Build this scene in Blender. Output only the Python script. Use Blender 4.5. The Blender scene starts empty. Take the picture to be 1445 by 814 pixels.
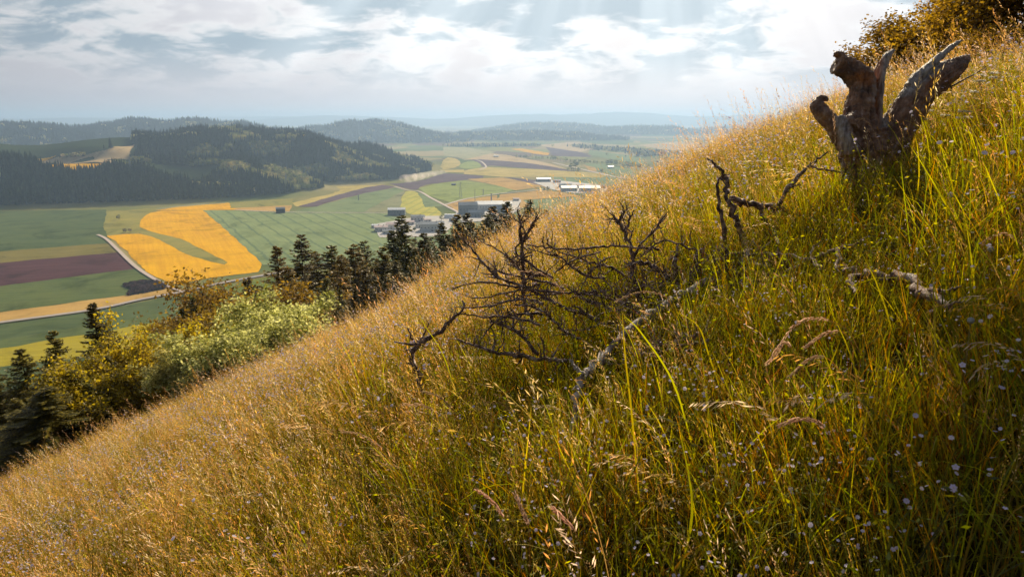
import bpy, bmesh, math, random
import numpy as np
from mathutils import Vector, Matrix, noise as mnoise

R = math.radians
random.seed(7)
rng = np.random.default_rng(11)
C = bpy.context.scene.collection

# ------------------------------------------------------------------ camera geometry
W0, H0, F = 1445.0, 814.0, 963.33
PITCH = math.atan(239.0 / F)
CP, SP = math.cos(PITCH), math.sin(PITCH)

def ray(px, py):
    x = (px - 722.5) / F; y = (407.0 - py) / F
    return np.array([x, CP + y * SP, y * CP - SP])

def P(px, py, t):
    return ray(px, py) * t

def proj(x, y, z):
    """world arrays -> photo pixel arrays (used only to decide how far a planting reaches)"""
    d = y * CP - z * SP
    u = y * SP + z * CP
    d = np.where(d < 0.05, 0.05, d)
    return 722.5 + F * x / d, 407.0 - F * u / d

# ------------------------------------------------------------------ terrain
VAL = -150.0
HP = (1.5708, 0.45386, 0.06289, 0.0026522, 0.00078063, 0.0146793, 29.573)

def hill_near(x, y):
    h, a, b, q1, q2, q3, RR = HP
    r = np.sqrt(x * x + y * y)
    z = -h + a * x + b * y - (q1 * x * x + q2 * x * y + q3 * y * y) / (1 + r / RR)
    z = np.where(z > -20, .85 - .4 * np.logaddexp(0, (.85 - z) / .4), z)
    q = np.clip((.1 - x) / 3.0, 0, 1); z = z - .40 * q * q * (3 - 2 * q)
    z = z + 0.05 * np.sin(x * 2.1 + 1.3 * np.sin(y * 1.7)) * np.cos(y * 1.9 + x)
    return z

# cx, cy, rx, ry, rotation(deg), height, flat radius
HILLS = [
    (-740, 1890, 600, 420, 18, 106, 0.12),    # main wooded hill
    (-500, 2080, 330, 190, 28, 66, 0.1),      # its long tail to the right
    (-640, 1530, 300, 200, -20, 52, 0.1),      # wooded spur in front
    (-1060, 1410, 720, 270, 6, 60, 0.25),     # left shoulder, wood at its foot
    (-1150, 1720, 620, 330, 8, 86, 0.35),     # plateau with fields
    (-2700, 3300, 1500, 650, 4, 118, 0.15),   # dark ridge behind
    (-1900, 3900, 1000, 560, 0, 124, 0.2),
    (-980, 4700, 800, 520, -8, 118, 0.1),     # hill beyond the main wood
    (50, 5000, 900, 380, -10, 46, 0.25),
    (350, 7000, 1100, 700, -6, 96, 0.1),
    (1250, 6600, 700, 420, -4, 70, 0.2),
    (2900, 7600, 1500, 700, 10, 60, 0.2),
]
FARH = [(-9000, 15000, 5200, 2200, 10, 185), (-3500, 15500, 4300, 2400, 0, 215), (600, 15000, 3500, 2300, 0, 262),
        (2600, 16000, 3400, 2500, 6, 285), (5400, 15500, 3600, 2400, -8, 240), (9000, 16000, 4200, 2500, 0, 215),
        (-14000, 17000, 5200, 3000, 0, 200), (14000, 17000, 6000, 3000, 0, 240), (-6000, 19000, 9000, 2000, 0, 225),
        (6000, 19500, 9000, 2000, 0, 225), (-5200, 9800, 2600, 1200, 4, 100), (-9500, 9500, 2800, 1500, 0, 120)]

def bump(x, y, c):
    cx, cy, rx, ry, rot, h = c[:6]
    fl = c[6] if len(c) > 6 else 0.0
    a = R(rot); dx = x - cx; dy = y - cy
    u = (dx * math.cos(a) + dy * math.sin(a)) / rx
    v = (-dx * math.sin(a) + dy * math.cos(a)) / ry
    r = np.sqrt(u * u + v * v)
    r = r + 0.06 * np.sin(3 * np.arctan2(v, u) + cx) + 0.035 * np.sin(7 * np.arctan2(v, u) + cy)
    s = np.clip((r - fl) / (1 - fl), 0, 1)
    if ry < 600: h = h * (1 + .13 * np.sin(x / 61.0 + 1.2 * np.sin(y / 83.0)) * np.cos(y / 74.0 + x / 190.0))
    return h * (1 - s * s * (3 - 2 * s))

def hills_val(x, y):
    acc = np.zeros_like(x, dtype=float)
    for c in HILLS: acc = acc + bump(x, y, c) ** 4
    for c in FARH: acc = acc + (bump(x, y, c) * (1 + 0.07 * np.sin(x / 530.0) * np.cos(y / 700.0))) ** 4
    return acc ** 0.25

def terrain(x, y):
    x = np.asarray(x, float); y = np.asarray(y, float)
    v = VAL + hills_val(x, y)
    n = hill_near(x, y)
    k = 6.0
    m = np.maximum(n, v)
    s = k * np.log1p(np.exp(-np.abs(n - v) / k))
    return np.where(np.abs(n - v) > 60, m, m + s) - np.where(np.abs(n - v) > 60, 0, 0)

def hit(px, py, t0=1.0, t1=30000.0):
    d = ray(px, py)
    t = np.geomspace(t0, t1, 2500)
    below = d[2] * t < terrain(d[0] * t, d[1] * t)
    i = int(np.argmax(below))
    if not below[i]: return None
    lo, hi = (t[i - 1] if i else t0 * .9), t[i]
    for _ in range(30):
        m = (lo + hi) / 2
        if d[2] * m < float(terrain(d[0] * m, d[1] * m)): hi = m
        else: lo = m
    return np.array([d[0] * hi, d[1] * hi, float(terrain(d[0] * hi, d[1] * hi))])

def gz(x, y): return float(terrain(x, y))

# ------------------------------------------------------------------ helpers
def mesh_np(name, verts, faces, cols=None, smooth=False, extra=None):
    """faces: (n,k) int array or list of arrays of differing k"""
    me = bpy.data.meshes.new(name)
    verts = np.asarray(verts, np.float32)
    if isinstance(faces, np.ndarray): faces = [faces]
    faces = [np.asarray(f, np.int32) for f in faces if len(f)]
    nl = sum(f.size for f in faces); nf = sum(len(f) for f in faces)
    me.vertices.add(len(verts)); me.vertices.foreach_set('co', verts.ravel())
    me.loops.add(nl); me.polygons.add(nf)
    me.loops.foreach_set('vertex_index', np.concatenate([f.ravel() for f in faces]))
    tot = np.concatenate([np.full(len(f), f.shape[1], np.int32) for f in faces])
    st = np.concatenate([[0], np.cumsum(tot)[:-1]]).astype(np.int32)
    me.polygons.foreach_set('loop_start', st)
    me.polygons.foreach_set('use_smooth', np.full(nf, smooth))
    if cols is not None:
        a = me.attributes.new('Col', 'FLOAT_COLOR', 'POINT')
        c = np.ones((len(verts), 4), np.float32); c[:, :3] = np.asarray(cols)[:, :3]
        a.data.foreach_set('color', c.ravel())
    if extra:
        for k, v in extra.items():
            a = me.attributes.new(k, 'FLOAT', 'POINT'); a.data.foreach_set('value', np.asarray(v, np.float32))
    me.update(calc_edges=True); me.validate()
    return me

def link(name, me, mat=None, parent=None):
    o = bpy.data.objects.new(name, me); C.objects.link(o)
    if mat is not None:
        if isinstance(mat, (list, tuple)):
            if not me.materials:
                for m in mat: me.materials.append(m)
        elif not me.materials: me.materials.append(mat)
    if parent is not None: o.parent = parent
    return o

def empty(name, loc, label=None, cat=None, group=None, rz=0):
    o = bpy.data.objects.new(name, None); C.objects.link(o)
    o.location = loc; o.rotation_euler = (0, 0, rz); o.empty_display_size = .2
    tag(o, label, cat, group)
    return o

def tag(o, label=None, cat=None, group=None, kind=None):
    if label: o['label'] = label
    if cat: o['category'] = cat
    if group: o['group'] = group
    if kind: o['kind'] = kind
    return o

class MB:
    def __init__(s): s.v = []; s.f3 = []; s.f4 = []; s.c = []; s.n = 0
    def add(s, v, f, col=None):
        v = np.asarray(v, float).reshape(-1, 3); f = np.asarray(f, int)
        (s.f3 if f.shape[1] == 3 else s.f4).append(f + s.n)
        s.v.append(v); s.n += len(v)
        if col is None: col = (1, 1, 1)
        col = np.asarray(col, float)
        s.c.append(np.tile(col, (len(v), 1)) if col.ndim == 1 else col)
    def arrays(s):
        fs = []
        if s.f3: fs.append(np.concatenate(s.f3))
        if s.f4: fs.append(np.concatenate(s.f4))
        return np.concatenate(s.v), fs, np.concatenate(s.c)
    def mesh(s, name, smooth=False):
        v, f, c = s.arrays(); return mesh_np(name, v, f, c, smooth)

def frame(d):
    d = d / (np.linalg.norm(d) + 1e-9)
    up = np.array([0, 0, 1.0]) if abs(d[2]) < .95 else np.array([1.0, 0, 0])
    a = np.cross(d, up); a /= np.linalg.norm(a); b = np.cross(d, a)
    return a, b

def tube(mb, pts, rad, n=6, col=None, jit=0.0, cap=True):
    pts = np.asarray(pts, float); k = len(pts)
    rad = np.broadcast_to(np.asarray(rad, float), (k,)) if np.ndim(rad) == 0 else np.asarray(rad, float)
    th = np.linspace(0, 2 * np.pi, n, endpoint=False)
    vs = []
    a0 = None
    for i in range(k):
        d = pts[min(i + 1, k - 1)] - pts[max(i - 1, 0)]
        d = d / (np.linalg.norm(d) + 1e-9)
        if a0 is None: a, b = frame(d)
        else:
            a = a0 - d * np.dot(a0, d); a /= (np.linalg.norm(a) + 1e-9); b = np.cross(d, a)
        a0 = a
        r = rad[i] * (1 + jit * rng.uniform(-1, 1, n))
        vs.append(pts[i] + np.outer(np.cos(th) * r, a) + np.outer(np.sin(th) * r, b))
    v = np.concatenate(vs)
    i0 = np.arange(k - 1)[:, None] * n; j = np.arange(n)[None, :]; j2 = (j + 1) % n
    f = np.stack([i0 + j, i0 + j2, i0 + n + j2, i0 + n + j], -1).reshape(-1, 4)
    base = mb.n
    mb.add(v, f, col)
    if cap:
        v2 = np.array([pts[0], pts[-1]])
        f2 = [[j, n, (j + 1) % n][::-1] for j in range(n)]
        # cap fans reuse ring copies
        mb.add(np.vstack([v[:n], pts[0:1]]), np.array([[(q + 1) % n, q, n] for q in range(n)]), col)
        mb.add(np.vstack([v[-n:], pts[-1:]]), np.array([[q, (q + 1) % n, n] for q in range(n)]), col)

def spline(pts, per=6):
    pts = np.asarray(pts, float)
    if len(pts) < 3:
        t = np.linspace(0, 1, per + 1)[:, None]; return pts[0] * (1 - t) + pts[-1] * t
    q = np.vstack([2 * pts[0] - pts[1], pts, 2 * pts[-1] - pts[-2]])
    out = []
    for i in range(1, len(q) - 2):
        for s in np.linspace(0, 1, per, endpoint=False):
            p0, p1, p2, p3 = q[i - 1], q[i], q[i + 1], q[i + 2]
            out.append(.5 * ((2 * p1) + (-p0 + p2) * s + (2 * p0 - 5 * p1 + 4 * p2 - p3) * s * s + (-p0 + 3 * p1 - 3 * p2 + p3) * s ** 3))
    out.append(pts[-1])
    return np.array(out)

def box(mb, c, s, rz=0, col=None):
    x, y, z = np.array(s) / 2.0
    v = np.array([[-x, -y, -z], [x, -y, -z], [x, y, -z], [-x, y, -z], [-x, -y, z], [x, -y, z], [x, y, z], [-x, y, z]])
    ca, sa = math.cos(rz), math.sin(rz)
    v = v @ np.array([[ca, sa, 0], [-sa, ca, 0], [0, 0, 1]]) + np.array(c)
    mb.add(v, [[0, 3, 2, 1], [4, 5, 6, 7], [0, 1, 5, 4], [1, 2, 6, 5], [2, 3, 7, 6], [3, 0, 4, 7]], col)

# ------------------------------------------------------------------ materials
def new_mat(name):
    m = bpy.data.materials.new(name); m.use_nodes = True
    nt = m.node_tree; nt.nodes.clear()
    out = nt.nodes.new('ShaderNodeOutputMaterial')
    return m, nt, out

def N(nt, typ, **kw):
    n = nt.nodes.new(typ)
    for k, v in kw.items():
        if k in n.inputs: n.inputs[k].default_value = v
        else: setattr(n, k, v)
    return n

def L(nt, a, b): nt.links.new(a, b)

def ramp(nt, stops, src=None):
    n = nt.nodes.new('ShaderNodeValToRGB')
    el = n.color_ramp.elements
    while len(el) > 1: el.remove(el[-1])
    el[0].position = stops[0][0]; el[0].color = (*stops[0][1], 1)
    for p, c in stops[1:]:
        e = el.new(p); e.color = (*c, 1)
    if src is not None: L(nt, src, n.inputs[0])
    return n

def mat_noise(name, cols, scale=1.0, detail=6, rough=.9, bump=0.0, bscale=None, coord='Object', spec=.2, stretch=None, dist=0.0):
    m, nt, out = new_mat(name)
    tc = N(nt, 'ShaderNodeTexCoord'); src = tc.outputs[coord]
    if stretch:
        mp = N(nt, 'ShaderNodeMapping'); mp.inputs['Scale'].default_value = stretch; L(nt, src, mp.inputs[0]); src = mp.outputs[0]
    nz = N(nt, 'ShaderNodeTexNoise'); nz.inputs['Scale'].default_value = scale; nz.inputs['Detail'].default_value = detail
    nz.inputs['Roughness'].default_value = .62; nz.inputs['Distortion'].default_value = dist
    L(nt, src, nz.inputs['Vector'])
    k = len(cols)
    rp = ramp(nt, [(.3 + .4 * i / max(1, k - 1), c) for i, c in enumerate(cols)], nz.outputs['Fac'])
    bs = N(nt, 'ShaderNodeBsdfPrincipled'); bs.inputs['Roughness'].default_value = rough
    bs.inputs['Specular IOR Level'].default_value = spec
    L(nt, rp.outputs[0], bs.inputs['Base Color'])
    if bump:
        n2 = N(nt, 'ShaderNodeTexNoise'); n2.inputs['Scale'].default_value = bscale or scale * 4; n2.inputs['Detail'].default_value = 8
        L(nt, src, n2.inputs['Vector'])
        bp = N(nt, 'ShaderNodeBump'); bp.inputs['Strength'].default_value = bump; bp.inputs['Distance'].default_value = .02
        L(nt, n2.outputs['Fac'], bp.inputs['Height']); L(nt, bp.outputs[0], bs.inputs['Normal'])
    L(nt, bs.outputs[0], out.inputs[0])
    return m

def mat_leaf(name, transl=.5, var=.35, gloss=.06, hue=.0, rough=.45, val=1.0, sat=1.0):
    """vertex-colour driven foliage, with thin-leaf light transmission"""
    m, nt, out = new_mat(name)
    at = N(nt, 'ShaderNodeAttribute'); at.attribute_name = 'Col'
    oi = N(nt, 'ShaderNodeObjectInfo')
    hs = N(nt, 'ShaderNodeHueSaturation')
    mr = N(nt, 'ShaderNodeMapRange'); mr.inputs['To Min'].default_value = val * (1 - var); mr.inputs['To Max'].default_value = val * (1 + var)
    L(nt, oi.outputs['Random'], mr.inputs['Value']); L(nt, mr.outputs[0], hs.inputs['Value'])
    mu = N(nt, 'ShaderNodeMath', operation='MULTIPLY'); mu.inputs[1].default_value = 7.31
    L(nt, oi.outputs['Random'], mu.inputs[0])
    fr = N(nt, 'ShaderNodeMath', operation='FRACT'); L(nt, mu.outputs[0], fr.inputs[0])
    m2 = N(nt, 'ShaderNodeMapRange'); m2.inputs['To Min'].default_value = .5 - hue; m2.inputs['To Max'].default_value = .5 + hue
    L(nt, fr.outputs[0], m2.inputs['Value']); L(nt, m2.outputs[0], hs.inputs['Hue'])
    hs.inputs['Saturation'].default_value = sat
    L(nt, at.outputs['Color'], hs.inputs['Color'])
    df = N(nt, 'ShaderNodeBsdfDiffuse'); tr = N(nt, 'ShaderNodeBsdfTranslucent')
    L(nt, hs.outputs[0], df.inputs[0])
    L(nt, hs.outputs[0], tr.inputs[0])
    mx = N(nt, 'ShaderNodeMixShader'); mx.inputs[0].default_value = transl
    L(nt, df.outputs[0], mx.inputs[1]); L(nt, tr.outputs[0], mx.inputs[2])
    gl = N(nt, 'ShaderNodeBsdfGlossy'); gl.inputs['Roughness'].default_value = rough
    gl.inputs['Color'].default_value = (1, 1, 1, 1)
    m3 = N(nt, 'ShaderNodeMixShader'); m3.inputs[0].default_value = gloss
    L(nt, mx.outputs[0], m3.inputs[1]); L(nt, gl.outputs[0], m3.inputs[2])
    L(nt, m3.outputs[0], out.inputs[0])
    return m

def mat_field(name, cA, cB, scale=.02, line=None, spacing=22.0, ang=0.0, lw=.06, lcol=None, row=0.25):
    """crop: broad patches, fine rows across, optional tramlines (world metres)"""
    m, nt, out = new_mat(name)
    tc = N(nt, 'ShaderNodeTexCoord')
    mp = N(nt, 'ShaderNodeMapping'); mp.inputs['Rotation'].default_value = (0, 0, ang); L(nt, tc.outputs['Object'], mp.inputs[0])
    n1 = N(nt, 'ShaderNodeTexNoise'); n1.inputs['Scale'].default_value = scale; n1.inputs['Detail'].default_value = 8; n1.inputs['Roughness'].default_value = .65
    L(nt, mp.outputs[0], n1.inputs['Vector'])
    mp2 = N(nt, 'ShaderNodeMapping'); mp2.inputs['Scale'].default_value = (.35, .012, 1); L(nt, mp.outputs[0], mp2.inputs[0])
    n2 = N(nt, 'ShaderNodeTexNoise'); n2.inputs['Scale'].default_value = 1.0; n2.inputs['Detail'].default_value = 4
    L(nt, mp2.outputs[0], n2.inputs['Vector'])
    ad = N(nt, 'ShaderNodeMix', data_type='FLOAT'); ad.inputs[0].default_value = row + .2
    L(nt, n1.outputs['Fac'], ad.inputs[2]); L(nt, n2.outputs['Fac'], ad.inputs[3])
    rp = ramp(nt, [(.36, cA), (.64, cB)], ad.outputs[0])
    n3 = N(nt, 'ShaderNodeTexNoise'); n3.inputs['Scale'].default_value = .018; n3.inputs['Detail'].default_value = 10; n3.inputs['Roughness'].default_value = .7; n3.inputs['Distortion'].default_value = .8
    L(nt, mp.outputs[0], n3.inputs['Vector'])
    pr = ramp(nt, [(.34, (.55, .58, .55)), (.47, (.92, .92, .92)), (.6, (1.0, 1.0, 1.0)), (.72, (1.0, .93, .82))], n3.outputs['Fac'])
    pm = N(nt, 'ShaderNodeMix', data_type='RGBA'); pm.blend_type = 'MULTIPLY'; pm.inputs[0].default_value = 1; L(nt, rp.outputs[0], pm.inputs[6]); L(nt, pr.outputs[0], pm.inputs[7])
    colr = pm.outputs[2]
    if line:
        sx = N(nt, 'ShaderNodeSeparateXYZ'); L(nt, mp.outputs[0], sx.inputs[0])
        wv = N(nt, 'ShaderNodeMath', operation='MULTIPLY_ADD'); L(nt, n3.outputs['Fac'], wv.inputs[0]); wv.inputs[1].default_value = 14.0; L(nt, sx.outputs[0], wv.inputs[2])
        dv = N(nt, 'ShaderNodeMath', operation='DIVIDE'); dv.inputs[1].default_value = spacing; L(nt, wv.outputs[0], dv.inputs[0])
        fr = N(nt, 'ShaderNodeMath', operation='FRACT'); L(nt, dv.outputs[0], fr.inputs[0])
        lt = N(nt, 'ShaderNodeMath', operation='LESS_THAN'); lt.inputs[1].default_value = lw; L(nt, fr.outputs[0], lt.inputs[0])
        fd = N(nt, 'ShaderNodeMath', operation='MULTIPLY'); L(nt, lt.outputs[0], fd.inputs[0]); fd.inputs[1].default_value = .7
        mx = N(nt, 'ShaderNodeMix', data_type='RGBA'); L(nt, fd.outputs[0], mx.inputs[0]); L(nt, colr, mx.inputs[6]); mx.inputs[7].default_value = (*line, 1)
        colr = mx.outputs[2]
    bs = N(nt, 'ShaderNodeBsdfDiffuse'); L(nt, colr, bs.inputs[0]); L(nt, bs.outputs[0], out.inputs[0])
    return m

# ------------------------------------------------------------------ GN scatter (only for stuff nobody could count)
def scatter(name, pts, rot, scl, idx, sources, label, cat=None):
    col = bpy.data.collections.new(name + '_kinds')
    for o in sources: col.objects.link(o)
    me = bpy.data.meshes.new(name); n = len(pts)
    me.vertices.add(n); me.vertices.foreach_set('co', np.asarray(pts, np.float32).ravel())
    a = me.attributes.new('rot', 'FLOAT_VECTOR', 'POINT'); a.data.foreach_set('vector', np.asarray(rot, np.float32).ravel())
    a = me.attributes.new('scl', 'FLOAT_VECTOR', 'POINT'); a.data.foreach_set('vector', np.asarray(scl, np.float32).ravel())
    a = me.attributes.new('idx', 'INT', 'POINT'); a.data.foreach_set('value', np.asarray(idx, np.int32))
    o = bpy.data.objects.new(name, me); C.objects.link(o)
    ng = bpy.data.node_groups.new(name + '_spread', 'GeometryNodeTree')
    ng.interface.new_socket('Geometry', in_out='INPUT', socket_type='NodeSocketGeometry')
    ng.interface.new_socket('Geometry', in_out='OUTPUT', socket_type='NodeSocketGeometry')
    gi = ng.nodes.new('NodeGroupInput'); go = ng.nodes.new('NodeGroupOutput')
    ci = ng.nodes.new('GeometryNodeCollectionInfo'); ci.inputs['Collection'].default_value = col
    ci.inputs['Separate Children'].default_value = True; ci.inputs['Reset Children'].default_value = True
    ip = ng.nodes.new('GeometryNodeInstanceOnPoints'); ip.inputs['Pick Instance'].default_value = True
    def attr(nm, ty):
        q = ng.nodes.new('GeometryNodeInputNamedAttribute'); q.data_type = ty; q.inputs['Name'].default_value = nm
        return q.outputs[0]
    ng.links.new(gi.outputs[0], ip.inputs['Points']); ng.links.new(ci.outputs[0], ip.inputs['Instance'])
    ng.links.new(attr('idx', 'INT'), ip.inputs['Instance Index'])
    er = ng.nodes.new('FunctionNodeEulerToRotation'); ng.links.new(attr('rot', 'FLOAT_VECTOR'), er.inputs[0])
    ng.links.new(er.outputs[0], ip.inputs['Rotation']); ng.links.new(attr('scl', 'FLOAT_VECTOR'), ip.inputs['Scale'])
    ng.links.new(ip.outputs[0], go.inputs[0])
    md = o.modifiers.new('spread', 'NODES'); md.node_group = ng
    tag(o, label, cat, None, 'stuff')
    return o

def source(name, me, mat):
    if not me.materials: me.materials.append(mat)
    return bpy.data.objects.new(name, me)

# ================================================================== GROUND
def build_ground():
    # polar sheet, finer in front of the camera; reaches past the farthest hills
    a1 = np.linspace(-50, 50, 420); a2 = np.linspace(50, 310, 120)[1:-1]
    ang = np.radians(np.concatenate([a1, a2]))
    rr = np.concatenate([np.linspace(.35, 14, 60), np.geomspace(14, 24000, 330)[1:]])
    A, RR = np.meshgrid(ang, rr, indexing='ij')
    X = RR * np.sin(A); Y = RR * np.cos(A)
    Z = terrain(X, Y)
    na, nr = A.shape
    v = np.stack([X, Y, Z], -1).reshape(-1, 3)
    i = np.arange(na)[:, None]; j = np.arange(nr - 1)[None, :]; i2 = (i + 1) % na
    f = np.stack([i * nr + j, i2 * nr + j, i2 * nr + j + 1, i * nr + j + 1], -1).reshape(-1, 4)[:, ::-1]
    v = np.vstack([v, [[0, 0, gz(0, 0)]]]); c = len(v) - 1
    ii = np.arange(na)
    f3 = np.stack([np.full(na, c), ii * nr, ((ii + 1) % na) * nr], -1)[:, ::-1]
    me = mesh_np('ground', v, [f, f3], smooth=True)
    m, nt, out = new_mat('ground_soil_and_meadow')
    tc = N(nt, 'ShaderNodeTexCoord')
    sx = N(nt, 'ShaderNodeSeparateXYZ'); L(nt, tc.outputs['Object'], sx.inputs[0])
    # hillside: brown thatch
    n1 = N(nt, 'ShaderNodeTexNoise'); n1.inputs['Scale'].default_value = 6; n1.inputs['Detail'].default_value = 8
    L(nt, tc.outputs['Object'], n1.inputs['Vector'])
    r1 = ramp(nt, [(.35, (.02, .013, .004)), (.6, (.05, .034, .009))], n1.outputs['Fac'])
    # valley: patchwork of pale meadow, seen far off
    n2 = N(nt, 'ShaderNodeTexNoise'); n2.inputs['Scale'].default_value = .004; n2.inputs['Detail'].default_value = 6
    L(nt, tc.outputs['Object'], n2.inputs['Vector'])
    r2 = ramp(nt, [(.36, (.12, .15, .05)), (.5, (.21, .2, .07)), (.62, (.3, .25, .11))], n2.outputs['Fac'])
    vo = N(nt, 'ShaderNodeTexVoronoi'); vo.inputs['Scale'].default_value = 1.0; vo.feature = 'F1'; vo.distance = 'CHEBYCHEV'
    mp = N(nt, 'ShaderNodeMapping'); mp.inputs['Scale'].default_value = (.0042, .0028, .0); mp.inputs['Rotation'].default_value = (0, 0, .35)
    L(nt, tc.outputs['Object'], mp.inputs[0]); L(nt, mp.outputs[0], vo.inputs['Vector'])
    sc = N(nt, 'ShaderNodeSeparateColor'); L(nt, vo.outputs['Color'], sc.inputs[0])
    r3 = ramp(nt, [(0, (.10, .15, .05)), (.2, (.24, .25, .08)), (.4, (.34, .26, .12)), (.55, (.14, .18, .07)), (.7, (.38, .3, .16)), (.85, (.17, .11, .1)), (1, (.45, .33, .06))], sc.outputs[0])
    r3.color_ramp.interpolation = 'CONSTANT'
    mx = N(nt, 'ShaderNodeMix', data_type='RGBA'); 
    yr = N(nt, 'ShaderNodeMapRange'); yr.inputs['From Min'].default_value = 2300; yr.inputs['From Max'].default_value = 2900
    L(nt, sx.outputs[1], yr.inputs['Value']); 
    m07 = N(nt, 'ShaderNodeMath', operation='MULTIPLY'); m07.inputs[1].default_value = .75; L(nt, yr.outputs[0], m07.inputs[0])
    L(nt, m07.outputs[0], mx.inputs[0]); L(nt, r2.outputs[0], mx.inputs[6]); L(nt, r3.outputs[0], mx.inputs[7])
    # height: wooded hill flanks far away are dark green
    hr = N(nt, 'ShaderNodeMapRange'); hr.inputs['From Min'].default_value = -143; hr.inputs['From Max'].default_value = -128
    L(nt, sx.outputs[2], hr.inputs['Value'])
    mw = N(nt, 'ShaderNodeMix', data_type='RGBA'); L(nt, hr.outputs[0], mw.inputs[0]); L(nt, mx.outputs[2], mw.inputs[6]); mw.inputs[7].default_value = (.035, .05, .02, 1)
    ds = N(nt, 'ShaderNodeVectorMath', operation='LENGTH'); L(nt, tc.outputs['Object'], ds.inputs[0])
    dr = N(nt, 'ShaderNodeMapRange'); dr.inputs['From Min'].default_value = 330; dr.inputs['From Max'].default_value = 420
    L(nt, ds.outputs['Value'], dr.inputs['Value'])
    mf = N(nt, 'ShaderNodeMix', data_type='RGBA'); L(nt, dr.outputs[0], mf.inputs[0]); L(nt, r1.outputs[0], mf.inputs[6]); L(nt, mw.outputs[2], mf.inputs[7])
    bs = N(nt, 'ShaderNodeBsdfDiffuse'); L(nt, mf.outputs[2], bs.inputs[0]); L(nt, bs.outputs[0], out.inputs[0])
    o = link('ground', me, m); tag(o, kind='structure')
build_ground()

# ================================================================== FIELDS AND ROADS
def dens(poly, step):
    out = []
    for i in range(len(poly)):
        a = np.array(poly[i], float); b = np.array(poly[(i + 1) % len(poly)], float)
        n = max(1, int(np.hypot(*(b - a)) / step))
        for k in range(n): out.append(a + (b - a) * k / n)
    return out

flat_layer = [0]
def in_poly(x, y, poly):
    c = np.zeros(x.shape, bool); n = len(poly); j = n - 1
    for i in range(n):
        xi, yi = poly[i][:2]; xj, yj = poly[j][:2]
        m = ((yi > y) != (yj > y)) & (x < (xj - xi) * (y - yi) / (yj - yi + 1e-12) + xi)
        c ^= m; j = i
    return c

def smooth_poly(w, it=1):
    w = np.asarray(w)
    for _ in range(it):
        q = np.roll(w, -1, 0); w = np.stack([.75 * w + .25 * q, .25 * w + .75 * q], 1).reshape(-1, w.shape[1])
    return w

def field(poly, mat, name='crop_field', draped=False, layer=None):
    w = [hit(px, py, 200) for px, py in poly]
    w = np.array([q for q in w if q is not None])
    if not draped:      # field margins wander a little
        ww = np.array(dens([q[:2] for q in w], 9.0)); ww = ww + 1.3 * np.stack([np.sin(ww[:, 1] / 17.0 + ww[:, 0] / 9.0), np.cos(ww[:, 0] / 15.0 + ww[:, 1] / 7.0)], -1) + rng.normal(size=ww.shape) * .4
        w = np.c_[ww, np.full(len(ww), VAL)]
    flat_layer[0] += 1
    dz = .12 + .012 * flat_layer[0]
    if not draped:
        bm = bmesh.new()
        vs = [bm.verts.new((q[0], q[1], VAL + dz)) for q in w]
        f = bm.faces.new(vs)
        if f.normal.z < 0 or True:
            bm.normal_update()
            if f.normal.z < 0: bmesh.ops.reverse_faces(bm, faces=[f])
        bmesh.ops.triangulate(bm, faces=bm.faces[:])
        me = bpy.data.meshes.new(name); bm.to_mesh(me); bm.free()
    else:
        st = 3.0
        x0, y0 = w[:, 0].min(), w[:, 1].min(); x1, y1 = w[:, 0].max(), w[:, 1].max()
        nx, ny = int((x1 - x0) / st) + 1, int((y1 - y0) / st) + 1
        gx = x0 + st * np.arange(nx + 1); gy = y0 + st * np.arange(ny + 1)
        GX, GY = np.meshgrid(gx, gy, indexing='ij')
        GZ = terrain(GX, GY) + .9 + dz
        cx = GX[:-1, :-1] + st / 2; cy = GY[:-1, :-1] + st / 2
        ins = in_poly(cx, cy, w)
        ii, jj = np.where(ins); k = ny + 1
        f = np.stack([ii * k + jj, (ii + 1) * k + jj, (ii + 1) * k + jj + 1, ii * k + jj + 1], -1)
        me = mesh_np(name, np.stack([GX, GY, GZ], -1).reshape(-1, 3), f)
    o = link(name, me, mat); tag(o, kind='structure')
    return w

def road(pts, width, mat, name='dirt_road'):
    w = np.array([hit(px, py, 200) for px, py in pts]); w = spline(w, 5)
    d = np.gradient(w, axis=0)[:, :2]; d /= np.linalg.norm(d, axis=1)[:, None]
    n = np.stack([-d[:, 1], d[:, 0]], 1) * width / 2
    a = w.copy(); b = w.copy(); a[:, :2] += n; b[:, :2] -= n
    flat_layer[0] += 1
    z = VAL + .5 + .012 * flat_layer[0]
    a[:, 2] = z; b[:, 2] = z; k = len(w)
    v = np.vstack([a, b]); i = np.arange(k - 1)
    me = mesh_np(name, v, np.stack([i, i + k, i + k + 1, i + 1], -1)[:, ::-1])
    tag(link(name, me, mat), kind='structure')

M = {}
GA, GB = (.075, .12, .032), (.125, .17, .05)
M['green'] = mat_field('green_crop', (.09, .125, .045), (.14, .165, .055), ang=1.35)
M['green2'] = mat_field('green_crop_deep', (.075, .11, .05), (.12, .15, .055), ang=1.35)
M['olive'] = mat_field('olive_crop', (.17, .15, .04), (.23, .19, .06), ang=1.3)
M['purple'] = mat_field('ploughed_soil', (.075, .035, .04), (.12, .055, .06), ang=1.3, row=.5)
M['purple2'] = mat_field('ploughed_soil_grey', (.12, .085, .10), (.17, .12, .13), ang=.9, row=.5)
M['rape'] = mat_field('rapeseed_bloom', (.66, .33, .004), (.80, .43, .006), scale=.03, ang=-.5, row=.3)
M['rape2'] = mat_field('rapeseed_bloom_far', (.62, .32, .01), (.76, .44, .015), scale=.03)
M['orange'] = mat_field('stubble', (.44, .27, .08), (.56, .36, .12), ang=1.3)
M['tan'] = mat_field('pale_stubble', (.46, .33, .17), (.56, .42, .24), ang=1.2)
M['straw'] = mat_field('straw_field', (.42, .34, .10), (.55, .42, .14), scale=.012, ang=.9)
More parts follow.
